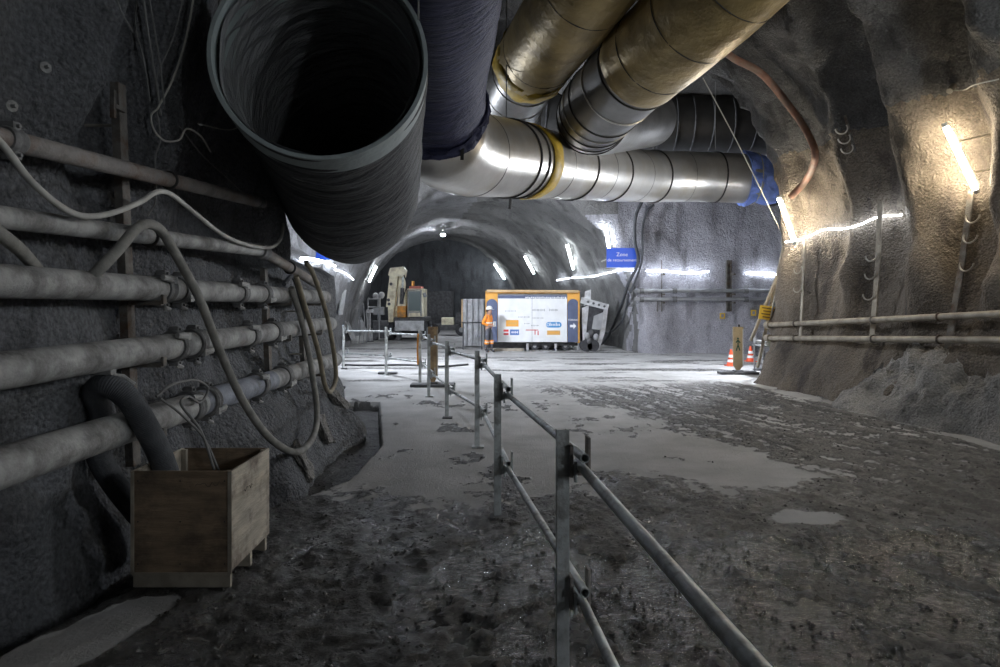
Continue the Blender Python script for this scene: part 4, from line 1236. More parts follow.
board_post(fl(433, 386.5), 1.36, 0.22, M['wood'], 'tall stained brown board on a rubber base among the guard rail posts', False)
board_post(fl(738, 374), 1.26, 0.27, M['board_tan'], 'tan board with a walking figure on a rubber base near the cones', True)
hose([fl(*q) + Vector((0, 0, 0.035)) for q in ((342, 366), (370, 366.5), (405, 366), (440, 367.5), (468, 365.5))], 0.03, M['hose_black'], 'black hose lying across the floor behind the guard rail', 'floor_hose', 6, 8)


def cone(loc, label):
    p = Vector(loc); t = thing('traffic_cone', p, label, 'traffic cone', 'cones by the tan board')
    rz = lambda z: 0.135 - 0.105 * (z / 0.5)
    MB().box(p + Vector((0, 0, 0.015)), (0.32, 0.32, 0.03), None, 0.012).build('base', M['cone'], t)
    MB().lathe(p, [(rz(z), z) for z in (0.03, 0.15)] + [(rz(z), z) for z in (0.24, 0.24)], 20).lathe(p, [(rz(0.33), 0.33), (rz(0.5), 0.5), (0.001, 0.505)], 20).build('body', M['cone'], t)
    for z0, z1 in ((0.12, 0.20), (0.26, 0.345)):
        MB().lathe(p, [(rz(z0) + 0.003, z0), (rz(z1) + 0.003, z1)], 20).build('white_band', M['white'], t)
    MB().lathe(p, [(rz(0.2), 0.2), (rz(0.26), 0.26)], 20).build('red_band', M['cone'], t)
    return t


cone(fl(731, 366), 'orange and white traffic cone on the left of the tan board')
cone(fl(750.5, 361.5), 'orange and white traffic cone on the right of the tan board')
#PART4

# ------------------------------------------------------------------ right wall
def rpt(px, py, off):
    return on_wall(px, py, off)


for (pa, pb, lb) in ((at(767, 325, 16.55), at(1000, 314, 9.55), 'upper tan handrail pipe along the brown right wall'), (at(767, 338, 16.55), at(1000, 340, 9.55), 'lower tan handrail pipe along the brown right wall')):
    (xa_, ya_), (xb_, yb_) = proj(pa), proj(pb); sc_ = 1.0
    while sc_ > 0.8:
        ok_ = True
        for k in range(24):
            f_ = 0.05 + 0.95 * k / 23; iy = (1 - f_) / pa.y + f_ / pb.y; yl = sc_ / iy
            if on_wall(xa_ + (xb_ - xa_) * f_, ya_ + (yb_ - ya_) * f_).y < yl + 0.12: ok_ = False; break
        if ok_: break
        sc_ -= 0.01
    pa = at(xa_, ya_, pa.y * sc_); pb = at(xb_, yb_, pb.y * sc_)
    e = pb + (pb - pa) * 0.5
    t = thing('wall_pipe', pa, lb, 'pipe')
    MB().tube([pa, e], 0.055, 16).build('pipe_section', M['pipe_right'], t)
    MB().tube([pa - (e - pa).normalized() * 0.02, pa + (e - pa).normalized() * 0.16], 0.085, 16).build('end_cap', M['pipe_right'], t)
    for px in (796, 873, 940):
        q = min((pa.lerp(e, k / 200) for k in range(200)), key=lambda p: abs(proj(p)[0] - px))
        MB().torus(q, (e - pa), 0.062, 0.016, 16, 6).build('pipe_clip', M['bracket'], t)
        wxx = right_x(q.y, q.z)
        MB().tube([q, Vector((max(wxx, q.x + 0.1) + 0.05, q.y, q.z))], 0.018, 6).build('stay', M['bracket'], t)


def hook_bar(a, b_, hooks, label, w_=0.10, mt='pipe_right'):
    pa = rpt(*a, 0.14); pb = rpt(*b_, 0.14); n = (wall_normal(pa) + wall_normal(pb)).normalized()
    t = thing('hook_bar', pb, label, 'cable hanger')
    m_ = rpt((a[0] + b_[0]) / 2, (a[1] + b_[1]) / 2, 0.15)
    P = [pa, (pa + pb) / 2 * 0.5 + m_ * 0.5, pb]
    mb = MB()
    mb.bar(P[0], P[1], w_, 0.03, n); mb.bar(P[1], P[2], w_, 0.03, n)
    mb.build('bar', M[mt], t)
    for hx, hy in hooks:
        q = rpt(hx, hy, 0.1)
        k = min(((P[0].lerp(P[1], i / 50) if i < 50 else P[1].lerp(P[2], (i - 50) / 50)) for i in range(101)), key=lambda p: (p - q).length)
        side_ = (pb - pa).normalized().cross(n)
        if side_.y < 0: side_ = -side_
        c = k + n * 0.10
        sg_ = 1 if hx < 960 else -1
        MB().torus(c + side_ * (0.11 * sg_) - n * 0.05, n if sg_ > 0 else -n, 0.11, 0.014, 16, 6, -0.1, math.pi * 1.12, side_ * sg_).build('hook', M['hook'], t)
    return t


hook_bar((884, 200), (877, 345), ((876, 258), (877, 278), (877, 300)), 'steel bar with hooks on the right wall under the end of the rising light strip')
hook_bar((974, 192), (955, 352), ((978, 220), (974, 244), (970, 272)), 'steel bar with hooks on the right wall below the nearer warm lamp', mt='bracket')
hook_bar((809, 238), (805, 345), ((806, 272), (806, 290)), 'curved steel bar on the right wall just past the corner lamp', 0.06)
hook_bar((847, 112), (858, 150), ((848, 124), (852, 133), (856, 143)), 'short bar with three hooks high on the right wall', 0.05, 'bracket')
hose([rpt(x, y, o_) for x, y, o_ in ((730, 30, 0.5), (745, 44, 0.4), (768, 64, 0.3), (800, 104, 0.25), (820, 132, 0.25), (824, 152, 0.25), (815, 174, 0.25), (797, 196, 0.28))], 0.075, M['hose_red'], 'red brown hose curving down the arch to the corner lamp')
hose([rpt(x, y, 0.12) for x, y in ((953, 86), (968, 85), (982, 80), (1003, 75))], 0.010, M['cable_light'], 'thin cable from a bolt above the nearer warm lamp', 'wire', cat='cable')
p = rpt(953, 86, 0.0); n = wall_normal(p)
tag(MB().tube([p - n * 0.05, p + n * 0.14], 0.05, 10).build('anchor_bolt', M['hook']), 'round anchor bolt above the nearer warm lamp', 'anchor')
hose([at(703, 78, 15.0), at(735, 138, 15.5), at(760, 188, 16.0), at(784, 238, 16.3)], 0.012, M['cable_light'], 'taut rope from the gold duct down to the rock corner', 'rope', cat='rope')
hose([at(790, 212, 16.1), at(783, 232, 16.1), at(782, 244, 16.1), at(785, 240, 16.15), at(787, 255, 16.2), at(781, 275, 16.25), at(774, 302, 16.3), at(770, 322, 16.4)], 0.022, M['cable_light'], 'pale cable hanging down the rock corner beside the warm lamp', 'power_cable', cat='cable')
for a, b_, lb in (((786, 236), (771, 306), 'grey pole leaning at the rock corner above the yellow placard'), ((783, 262), (766, 304), 'brown pole leaning behind the yellow placard')):
    tag(MB().tube([at(*a, 16.75), at(*b_, 16.75), at(b_[0] - (a[0] - b_[0]) * 0.9, b_[1] + (b_[1] - a[1]) * 0.88, 16.8)], 0.045, 8).build('pole', M['pipe_right']), lb, 'pole')
# yellow placard
t = thing('placard', at(767, 323, 16.4), 'tilted yellow placard at the left end of the handrail pipes', 'sign')
c = at(768, 313, 16.38); rx = Vector((1, 0.15, -0.14)).normalized(); uz = Vector((0.14, 0, 1)).normalized(); yn = rx.cross(uz); uz = yn.cross(rx) * -1 if yn.cross(rx).z < 0 else yn.cross(rx)
rot = Matrix((rx, rx.cross(uz) * -1, uz)).transposed()
MB().box(c, (0.46, 0.02, 0.34), rot).build('plate', M['sign_yellow'], t)
mb = MB(); fr = rx.cross(uz); fr = fr if fr.y < 0 else -fr
for k in range(4): mb.box(c + fr * 0.012 + uz * (0.11 - 0.073 * k) + rx * (0.02 * (k % 2)), (0.36 - 0.05 * (k % 2), 0.004, 0.026), rot)
mb.build('text_lines', M['sign_dark'], t)
tag(MB().box(at(779, 334, 16.9), (0.13, 0.05, 0.62), None, 0.01).build('lime_board', M['hi_vis_green']), 'narrow lime green board behind the ends of the handrail pipes', 'board')
# rack with stacked steel props
c = fl(763, 371); c.y = 17.6; c.x = 7.15
t = thing('storage_rack', c, 'small steel rack of stacked fittings behind the rock corner', 'rack')
for sx in (-0.32, 0.32):
    for sy in (-0.3, 0.3):
        MB().tube([c + Vector((sx, sy, 0)), c + Vector((sx, sy, 1.15))], 0.025, 8).build('rack_post', M['steel_pale'], t)
for z in (0.12, 0.45, 0.78):
    MB().box(c + Vector((0, 0, z)), (0.72, 0.66, 0.03)).build('shelf', M['steel_grey'], t)
rr = random.Random(5); k = 0
for z in (0.135, 0.465, 0.795):
    for x in (-0.28, -0.12, 0.04, 0.20):
        nm = 'pipe_fitting'; p = c + Vector((x + 0.04, -0.02, z)); r = 0.055 + 0.015 * rr.random()
        mb = MB(); mb.tube([p + Vector((0, -0.34 - 0.08 * rr.random(), r + 0.01)), p + Vector((0, 0.3, r + 0.01))], r, 12); mb.tube([p + Vector((0, -0.42, r + 0.01)), p + Vector((0, -0.36, r + 0.01))], r * 1.25, 12)
        tag(mb.build(nm, [M['steel_pale'], M['steel_dark'], M['pipe']][k % 3]), ('top' if z > 0.7 else 'middle' if z > 0.4 else 'bottom') + ' shelf ' + ['leftmost', 'second', 'third', 'rightmost'][k % 4] + ' steel fitting on the rack behind the rock corner', 'pipe fitting', 'fittings on the rack'); k += 1
# grey bank of rubble concrete against the right wall
NS, NT_ = 90, 46
g = np.zeros((NS, NT_, 3))
RX = []
for i in range(NS):
    y = 6.2 + (12.55 - 6.2) * i / (NS - 1)
    k0, k1, k2 = right_x(y, 0.0), right_x(y, 0.75), right_x(y, 1.5)
    RX.append(lambda z, a=k0, b=k1, c=k2: np.interp(z, [0, 0.75, 1.5], [a, b, c]))
    xt = 2.0 + 5.2 + 0.11 * (16.5 - y); xb = 6.50 + 0.118 * (16.5 - y)
    for j in range(NT_):
        u = j / (NT_ - 1)
        z = -0.1 + 1.5 * u * (1 - 0.12 * math.sin(y * 2.1)); x = RX[i](max(0.0, z)) + 0.12 - 0.5 * (1 - u) ** 0.8
        yy2 = y - 0.55 * u * (1 if i > NS - 12 else 0) * (i - NS + 12) / 12
        g[i, j] = (x, yy2, z)
nn = 0.42 * fbm(g[..., 0] * 1.5, g[..., 1] * 1.5, g[..., 2] * 1.5, 5, 0.6)
g[..., 2] += nn * np.linspace(0.2, 1, NT_)[None, :] * 1.0; g[..., 0] -= 0.4 * nn
vs_ = [Vector(q) for q in g.reshape(-1, 3)]
fs_ = [(i * NT_ + j, i * NT_ + j + 1, (i + 1) * NT_ + j + 1, (i + 1) * NT_ + j) for i in range(NS - 1) for j in range(NT_ - 1)]
mb = MB(); mb.add(vs_, fs_, True)
# closing face at the far end
i = NS - 1; endp = [g[i, j] for j in range(NT_)]
b0 = len(mb.v); mb.add([Vector(q) for q in endp] + [Vector((q[0] + 0.4, q[1] + 0.25, -0.1)) for q in endp], [(j, j + 1, NT_ + j + 1, NT_ + j) for j in range(NT_ - 1)], True)
o = mb.build('trim_1', M['rubble']); o['kind'] = 'structure'

# ------------------------------------------------------------------ back wall
def back_y(x, z):
    return march((x, 18.5, z), (0, 1, 0)).y


yb = min(back_y(x, z) for x in (6.2, 7.5, 9.0, 10.5) for z in (2.0, 2.4)) - 0.14
for z, lb in ((2.36, 'upper grey pipe on brackets along the lit back wall'), (2.04, 'lower grey pipe on brackets along the lit back wall')):
    t = thing('wall_pipe', (5.3, yb, z), lb, 'pipe')
    MB().tube([(5.1, yb, z), (14.5, yb, z)], 0.075, 14).build('pipe_section', M['steel_grey'], t)
    for x in (5.35, 6.6, 9.3):
        MB().tube([(x - 0.08, yb, z), (x + 0.08, yb, z)], 0.105, 14).build('coupling', M['clamp'], t)
for px, lb in ((660, 'upright bracket on the back wall nearer the blue sign'), (730, 'upright bracket on the back wall in its middle')):
    x = (px - 500) * yb / F
    t = thing('wall_bracket', (x, yb, 1.5), lb, 'bracket')
    ywl = back_y(x, 2.5)
    mb = MB(); mb.box((x, yb + 0.15, 2.55), (0.16, 0.03, 1.95)); mb.box((x - 0.08, yb + 0.12, 2.55), (0.03, 0.1, 1.95)); mb.box((x + 0.08, yb + 0.12, 2.55), (0.03, 0.1, 1.95))
    mb.build('upright', M['bracket'], t)
    for z in (2.25, 1.93, 3.0):
        MB().box((x + 0.1, yb - 0.02, z - 0.02), (0.08, 0.4, 0.06)).build('support_arm', M['bracket'], t)
    for z in (1.75, 3.3):
        MB().tube([(x, yb + 0.14, z), (x, ywl + 0.1, z)], 0.025, 6).build('anchor_bolt', M['hook'], t)
for px, py, lb in ((722, 316, 'small yellow survey plate low on the back wall, left of the other'), (753, 313, 'small yellow survey plate low on the back wall nearer the rock corner')):
    p = on_wall(px, py, 0.05)
    mb = MB(); mb.box(p, (0.2, 0.02, 0.22), None, 0.004)
    t = tag(mb.build('survey_plate', M['sign_yellow']), lb, 'survey plate')
    o = MB().box(p + Vector((0, -0.012, 0)), (0.10, 0.006, 0.12)).build('target', M['logo_grey'], t)
for pts, r, lb in ((((641, 203), (635, 218), (633, 240), (637, 262), (634, 282), (630, 300), (622, 322), (610, 340), (599, 347)), 0.06, 'thick dark hose dropping from the zinc duct past the blue sign to the floor'),
                   (((636, 292), (634, 308), (628, 322), (616, 332), (607, 330), (604, 316)), 0.045, 'dark hose in a low bow between the back wall and the jib'),
                   (((652, 205), (645, 214), (640, 232), (641, 262), (637, 292)), 0.04, 'thinner dark hose right beside the thick one near the sign')):
    hose([on_wall(x, y, 0.32) for x, y in pts], r, M['hose_dark'], lb)

# blue sign
SY = min(on_wall(x, y).y for x, y in ((608, 250), (622, 258), (637, 262))) - 0.12
a = at(606.5, 248, SY); b_ = at(637.5, 267.5, SY)
t = thing('blue_sign', ((a.x + b_.x) / 2, SY, b_.z), 'blue rectangular sign with white lettering under a cold tube lamp', 'sign')
MB().box(((a.x + b_.x) / 2, SY, (a.z + b_.z) / 2), (b_.x - a.x, 0.03, a.z - b_.z), None, 0.006).build('panel', M['sign_blue'], t)
cx_ = (a.x + b_.x) / 2
part_label(text_mb('Zone', 0.20, (cx_, SY - 0.018, a.z - 0.25), (1, 0, 0), (0, 0, 1)).build('lettering', M['sign_white'], t), 'white word Zone')
part_label(text_mb('de retournement', 0.158, (cx_, SY - 0.018, a.z - 0.46), (1, 0, 0), (0, 0, 1)).build('lettering', M['sign_white'], t), 'white words de retournement')
for x in (a.x + 0.15, b_.x - 0.15):
    MB().tube([(x, SY, (a.z + b_.z) / 2), (x, back_y(x, (a.z + b_.z) / 2) if x > 5.4 else SY + 2.2, (a.z + b_.z) / 2)], 0.02, 6).build('bracket_rod', M['hook'], t)
# blue board on the far left wall, mostly behind the black duct
q = on_wall(316, 256, 0.15)
t = tag(MB().box((q.x + 0.25, q.y, q.z + 0.22), (1.1, 0.03, 0.62), None, 0.006).build('blue_board', M['sign_blue']), 'blue board on the far left wall half hidden by the black duct', 'sign')
q = on_wall(341, 302, 0.05); n = wall_normal(q)
tag(MB().box(q, (0.62, 0.05, 0.95), n.to_track_quat('Y', 'Z'), 0.01).build('white_panel', M['white_dirty']), 'white panel leaning on the far left wall', 'panel')
for px, py, s_, lb in ((347, 327, (0.9, 0.1, 1.2), 'pale slab leaning at the foot of the far left wall, nearer one'), (360, 325, (0.9, 0.1, 1.3), 'pale slab leaning at the foot of the far left wall, farther one')):
    q = on_wall(px, py, 0.06); n = (wall_normal(q) + Vector((0.2, 0, 0.55))).normalized()
    tag(MB().box(q, s_, n.to_track_quat('Y', 'Z'), 0.02).build('leaning_slab', M['steel_pale']), lb, 'slab')
#PART5

# ------------------------------------------------------------------ show wagon in the cavern
WY = 26.6
wx0, wx1 = -0.58, 3.17
zt, zb = CH + (303 - 291) * WY / F, CH - (343 - 303) * WY / F
t = thing('site_wagon', ((wx0 + wx1) / 2, WY, 0), 'long white information wagon with an amber frame standing on legs', 'wagon')
wxm = (wx0 + wx1) / 2; W_ = wx1 - wx0
X_ = lambda px: (px - CX) * WY / F
Zp = lambda py: CH - (py - CY) * WY / F
MB().box((wxm, WY + 1.25, (zt + zb) / 2), (W_ - 0.05, 2.4, zt - zb - 0.06), None, 0.01).build('body', M['steel_grey'], t)
mb = MB()
mb.box((wx1 - 0.03, WY, (zt + zb) / 2), (0.07, 0.12, zt - zb), None, 0.01); mb.box((wx0 + 0.02, WY, (zt + zb) / 2), (0.04, 0.12, zt - zb), None, 0.01)
mb.box((wxm, WY, zt - 0.05), (W_, 0.12, 0.10), None, 0.01)
mb.build('frame', M['amber'], t)
part_label(MB().bar((wx0 + 0.05, WY - 0.12, zt + 0.0), (wx1 - 0.05, WY - 0.12, zt - 0.02), 0.10, 0.10, (0, 0, 1), 0.02).build('rail_beam', M['tan_beam'], t), 'tan timber beam along the top')
MB().box((wxm, WY - 0.025, Zp(297.3)), (X_(567) - X_(498), 0.02, 0.16)).build('header_strip', M['navy'], t)
mb = MB()
for k in range(22): mb.box((X_(526) + 0.075 * k, WY - 0.04, Zp(297.5) + 0.008 * math.sin(k * 2.3)), (0.05, 0.008, 0.05 + 0.02 * math.sin(k * 3.1)))
mb.build('header_lettering', M['sign_white'], t)
for a_, b_ in ((498, 531.8), (532.2, 567)):
    MB().box(((X_(a_) + X_(b_)) / 2, WY - 0.03, (Zp(298.5) + Zp(342)) / 2), (X_(b_) - X_(a_), 0.03, Zp(298.5) - Zp(342)), None, 0.004).build('white_panel', M['white'], t)
for a_, b_, nm in ((486.5, 497.5, 'left'), (567.5, 578.5, 'right')):
    xa, xb = X_(a_), X_(b_); xm = (xa + xb) / 2; r = (xb - xa) / 2; z1 = Zp(299) - r
    MB().box((xm, WY - 0.012, (zt + zb) / 2), (xb - xa + 0.02, 0.02, zt - zb - 0.1)).build('amber_panel', M['amber'], t)
    poly = [Vector((xa, WY - 0.045, Zp(342))), Vector((xb, WY - 0.045, Zp(342)))] + [Vector((xm + r * math.cos(k * math.pi / 12), WY - 0.045, z1 + r * math.sin(k * math.pi / 12))) for k in range(13)]
    part_label(MB().prism(poly, (0, 0.022, 0)).build('arched_panel', M['navy'], t), f'slate blue arched panel at the {nm} end')
xm = X_(573); z = Zp(326)
part_label(MB().prism([Vector((xm + p_[0] * 0.125, WY - 0.052, z + p_[1] * 0.125)) for p_ in ((-1, -0.4), (0.1, -0.4), (0.1, -1), (1, 0), (0.1, 1), (0.1, 0.4), (-1, 0.4))], (0, 0.008, 0)).build('arrow', M['sign_white'], t), 'white arrow pointing right')
text_mb('TORINO', 0.105, (xm, WY - 0.048, Zp(320)), (1, 0, 0), (0, 0, 1)).build('lettering', M['sign_white'], t)


def logo(nm, px0, px1, py0, py1, mt, strokes=0, smt=None, bar_h=0.3):
    xa, xb, za, zb_ = X_(px0), X_(px1), Zp(py1), Zp(py0)
    o = MB().box(((xa + xb) / 2, WY - 0.049, (za + zb_) / 2), (xb - xa, 0.008, zb_ - za)).build(nm, mt, t)
    if strokes:
        mb = MB()
        for k in range(strokes):
            x = xa + (xb - xa) * (0.14 + 0.76 * (k + 0.5) / strokes); h = (zb_ - za) * (bar_h + 0.12 * math.sin(k * 2.7))
            mb.box((x, WY - 0.055, (za + zb_) / 2), ((xb - xa) * 0.55 / strokes, 0.006, h))
        q = mb.build('illegible_letters', smt or M['sign_white'], t); q.parent = o
    return o


logo('orange_logo', 506, 518.5, 320, 326.5, M['logo_orange'], 8, M['logo_tan'])
logo('blue_logo', 510, 519, 329.5, 335, M['logo_royal'], 6)
logo('red_logo', 503.5, 508.5, 329.5, 331.6, M['logo_red']); logo('red_logo', 503.5, 508.5, 333, 335, M['logo_red'])
logo('ochre_logo', 547, 560, 330.5, 334.8, M['logo_tan'], 7, M['logo_orange'])
# rounded blue badge
xa, xb, za, zb_ = X_(546), X_(561.5), Zp(327.5), Zp(322); r = (zb_ - za) / 2; zc = (za + zb_) / 2
poly = [Vector((xb - r + r * math.cos(a_), WY - 0.053, zc + r * math.sin(a_))) for a_ in [math.pi * (k / 10 - 0.5) for k in range(11)]] + \
       [Vector((xa + r + r * math.cos(a_), WY - 0.053, zc + r * math.sin(a_))) for a_ in [math.pi * (k / 10 + 0.5) for k in range(11)]]
o = MB().prism(poly, (0, 0.008, 0)).build('badge', M['logo_blue'], t)
mb = MB()
for k in range(7): mb.box((xa + 0.16 + 0.062 * k, WY - 0.057, zc + (0.02 if k in (0, 4) else 0)), (0.035, 0.006, 0.09 + (0.05 if k in (0, 4) else 0)))
mb.torus((xa + 0.08, WY - 0.057, zc), (0, 1, 0), 0.05, 0.012, 12, 6)
q = mb.build('illegible_letters', M['sign_white'], t); q.parent = o
mb = MB()
for px0, px1, py in ((518, 530, 317), (524, 530, 323.5), (531, 539, 325.5), (532, 544, 318), (506, 511, 320.3), (532, 545, 310), (549, 558, 310), (505, 516, 311)):
    n_ = int((px1 - px0) * 0.9)
    for k in range(n_):
        h = 0.05 if py != 310 else 0.10
        mb.box((X_(px0 + (px1 - px0) * (k + 0.5) / n_), WY - 0.048, Zp(py)), (0.022, 0.005, h * (0.7 + 0.3 * math.sin(k * 2.2 + px0))))
mb.build('small_lettering', M['logo_grey'], t)
mb = MB(); mb.box((X_(535), WY - 0.049, Zp(332)), (0.035, 0.006, 0.20)); mb.box((X_(532), WY - 0.049, Zp(330)), (0.5, 0.006, 0.03)); mb.box((X_(538), WY - 0.049, Zp(333)), (0.04, 0.006, 0.16))
mb.build('red_mark', M['logo_red'], t)
mb = MB(); mb.box((wxm, WY + 0.3, zb - 0.06), (W_ - 0.1, 0.14, 0.12)); mb.box((wxm, WY + 2.0, zb - 0.06), (W_ - 0.1, 0.14, 0.12)); mb.box((wxm - 0.8, WY + 0.5, zb - 0.16), (2.0, 0.3, 0.14))
mb.build('chassis', M['steel_dark'], t)
for x in (X_(527.5), X_(556), X_(579)):
    for y in (WY + 0.12, WY + 2.1): MB().box((x, y, (zb - 0.02) / 2), (0.10, 0.10, zb - 0.02), None, 0.01).build('leg', M['steel_pale'], t)
for x in (X_(535), X_(546), X_(566)):
    for y in (WY + 0.35, WY + 2.0):
        w2 = MB().tube([(x, y - 0.09, 0.17), (x, y + 0.09, 0.17)], 0.165, 20).build('wheel', M['tyre'], t)
        o = MB().tube([(x, y - 0.10, 0.17), (x, y + 0.10, 0.17)], 0.07, 12).build('hub', M['steel_grey'], t); o.parent = w2
MB().box((X_(548), WY + 0.7, zb * 0.55), (1.0, 0.5, 0.14), None, 0.02).build('axle_box', M['steel_dark'], t)
tag(MB().box((X_(507), WY - 0.15, 0.05), (1.3, 0.25, 0.10), None, 0.02).build('timber_beam', M['batten']), 'low timber beam on the floor under the left end of the wagon', 'timber')

# grey formwork behind the wagon
t = thing('formwork_panel', (-1.15, 28.6, 0), 'tall grey ribbed steel formwork standing left of the wagon', 'formwork')
z1 = CH + (303 - 299) * 28.6 / F
MB().box((-1.12, 28.8, z1 / 2 + 0.03), (0.95, 0.5, z1 - 0.06), None, 0.01).build('sheet', M['steel_pale'], t)
for x in (-1.45, -1.2, -0.95, -0.72): MB().box((x, 28.5, z1 / 2 + 0.03), (0.07, 0.12, z1 - 0.1), None, 0.01).build('rib', M['steel_grey'], t)
part_label(MB().box((-1.62, 28.75, z1 - 0.62), (0.06, 0.5, 1.2)).build('edge_board', M['tan_beam'], t), 'tan edge board')
t = thing('access_rail', (-1.0, 27.2, 0), 'dark tubular handrail in front of the grey formwork', 'handrail')
for x in (-1.5, -0.75): MB().tube([(x, 27.2, 0), (x, 27.2, 1.1)], 0.03, 8).build('rail_post', M['steel_dark'], t)
MB().tube([(-1.55, 27.2, 1.1), (-0.7, 27.2, 1.1)], 0.03, 8).build('hand_bar', M['steel_dark'], t)

# machine with a white jib right of the wagon
JY = 26.3
J = lambda px, py, dy=0.0: at(px, py, JY + dy)
g0 = fl(594, 351.2); g0.y = JY
t = thing('spraying_machine', (J(594, 351).x, JY, 0), 'dusty machine with a white jib and dark body right of the wagon', 'machine')
b0 = J(581, 300); b1 = J(608, 307.5)
mb = MB(); mb.bar(b0, b1, 0.22, 0.24, (0, 0, 1), 0.02)
part_label(mb.build('jib', M['white_dirty'], t), 'white jib beam')
mb = MB()
for k in range(4):
    p = b0.lerp(b1, 0.25 + 0.2 * k); mb.tube([p + Vector((0, -0.13, 0)), p + Vector((0, -0.11, 0))], 0.05, 10)
mb.build('jib_holes', M['steel_dark'], t)
MB().prism([J(585, 291.5, 0.4), J(591, 289.5, 0.4), J(591, 302, 0.4), J(584, 306, 0.4)], (0, 0.05, 0)).build('guard_plate', M['white_dirty'], t)
MB().prism([J(608, 309), J(604, 308), J(601, 330), J(595, 350.5), J(599, 350.5), J(605, 332)], (0, 0.3, 0)).build('inclined_leg', M['steel_pale'], t)
MB().prism([J(582, 318), J(585, 306), J(604, 308), J(600, 330), J(596, 349), J(584, 349)], (0, 1.0, 0)).build('body', M['tyre'], t)
MB().prism([J(594, 316, -0.05), J(604, 312, -0.05), J(601, 330, -0.05), J(592, 329, -0.05)], (0, 0.06, 0)).build('side_plate', M['steel_grey'], t)
MB().prism([J(582, 308, -0.04), J(589, 305, -0.04), J(586, 335, -0.04), J(583, 345, -0.04)], (0, 0.06, 0)).build('side_plate', M['steel_pale'], t)
for px in (586, 593):
    MB().tube([J(px, 345) + Vector((0, -0.1, -0.02)), J(px, 345) + Vector((0, 0.25, -0.02))], 0.24, 18).build('wheel', M['tyre'], t)
for k, (px, py) in enumerate(((587, 336), (591, 333), (596, 337), (589, 341))):
    MB().sphere(J(px, py, -0.06), 0.11, (1, 0.7, 1.3), 10, 8).build('pump_housing', M['steel_dark'] if k % 2 else M['steel_grey'], t)

# ------------------------------------------------------------------ excavator far in the tunnel
EY = 34.0
E = lambda px, py, dy=0.0: at(px, py, EY + dy)
ez = lambda py: CH - (py - CY) * EY / F
ex = lambda px: (px - CX) * EY / F
t = thing('excavator', (ex(408), EY, 0), 'cream and orange excavator with folded boom in the far tunnel', 'excavator')


def slab_(name, px0, px1, py0, py1, y0, y1, mt, parent=t, bev=0.03):
    return MB().box(((ex(px0) + ex(px1)) / 2, EY + (y0 + y1) / 2, (ez(py0) + ez(py1)) / 2), (ex(px1) - ex(px0), y1 - y0, ez(py0) - ez(py1)), None, bev).build(name, mt, parent)


slab_('undercarriage', 388, 425, 328, 334, 0.1, 2.8, M['steel_dark'])
for px in (390, 423):
    for y in (0.2, 2.4):
        w2 = MB().tube([(ex(px) - 0.18, EY + y, 0.46), (ex(px) + 0.18, EY + y, 0.46)], 0.45, 24).build('wheel', M['tyre'], t)
        o = MB().tube([(ex(px) - 0.20, EY + y, 0.46), (ex(px) + 0.20, EY + y, 0.46)], 0.2, 14).build('hub', M['steel_grey'], t); o.parent = w2
part_label(slab_('dozer_blade', 396.5, 425, 320.5, 330.5, -0.55, -0.35, M['white_dirty']), 'dusty white support blade')
mb = MB()
for px in (400, 421): mb.box((ex(px), EY - 0.3, 0.28), (0.22, 0.4, 0.5), None, 0.03)
mb.build('blade_leg', M['steel_dark'], t)
slab_('slew_platform', 388, 425, 317.5, 322, 0.0, 2.9, M['steel_dark'])
slab_('engine_cover', 388, 406, 306, 318, 1.2, 3.0, M['cream'], bev=0.1)
part_label(slab_('side_cover', 397.5, 406, 303.5, 317.5, -0.15, 1.0, M['orange_paint'], bev=0.06), 'orange cover below the boom')
cab_ = slab_('cab', 407, 424, 288.5, 317, 0.0, 1.5, M['cream'], bev=0.06)
for a_, b_, c_, d_ in ((408.5, 420.5, 291, 311), ):
    q = slab_('front_window', a_, b_, c_, d_, -0.02, 0.02, M['glass'], bev=0.02); q.parent = cab_
mb = MB()
for px in (408, 421): mb.tube([E(px, 290, -0.03), E(px, 316, -0.03)], 0.035, 8)
mb.tube([E(408, 290, -0.03), E(421, 290, -0.03)], 0.03, 8); mb.tube([E(408, 312, -0.03), E(421, 312, -0.03)], 0.03, 8)
mb.build('cab_guard', M['steel_grey'], t).parent = cab_
slab_('driver_seat', 411.5, 417.5, 300, 311, 0.02, 0.05, M['tyre']).parent = cab_
slab_('roof_rack', 409, 421, 286, 288.7, 0.0, 1.2, M['red_paint'])
mb = MB(); mb.tube([E(413, 286, 0.5), E(413, 281, 0.5)], 0.07, 10)
mb.build('beacon', M['logo_orange'], t)
MB().tube([E(424, 293, -0.1), E(425.5, 297, -0.1)], 0.09, 8).build('mirror', M['steel_grey'], t)
# boom: rear leg up, knuckle, stick down in front
MB().prism([E(386, 307, -0.3), E(394.5, 307, -0.3), E(398, 274, -0.3), E(390, 272, -0.3)], (0, 0.55, 0)).build('boom', M['cream'], t)
MB().prism([E(388, 275, -0.4), E(390, 268, -0.4), E(403, 266.5, -0.4), E(405.5, 270, -0.4), E(404, 277, -0.4), E(398, 276, -0.4), E(393, 279, -0.4)], (0, 0.7, 0)).build('boom_head', M['cream'], t)
MB().prism([E(397.5, 306, -0.25), E(405.5, 306, -0.25), E(404.5, 274, -0.25), E(399, 274, -0.25)], (0, 0.45, 0)).build('stick', M['cream'], t)
MB().tube([E(401.5, 304, -0.34), E(402.5, 288, -0.34)], 0.10, 10).build('hydraulic_cylinder', M['steel_dark'], t)
MB().tube([E(402.5, 288, -0.34), E(403, 276, -0.34)], 0.05, 10).build('piston_rod', M['galv'], t)
MB().prism([E(388.5, 322, -0.2), E(393, 322, -0.2), E(394, 306, -0.2), E(388, 306, -0.2)], (0, 0.4, 0)).build('boom_foot', M['cream'], t)
mb = MB()
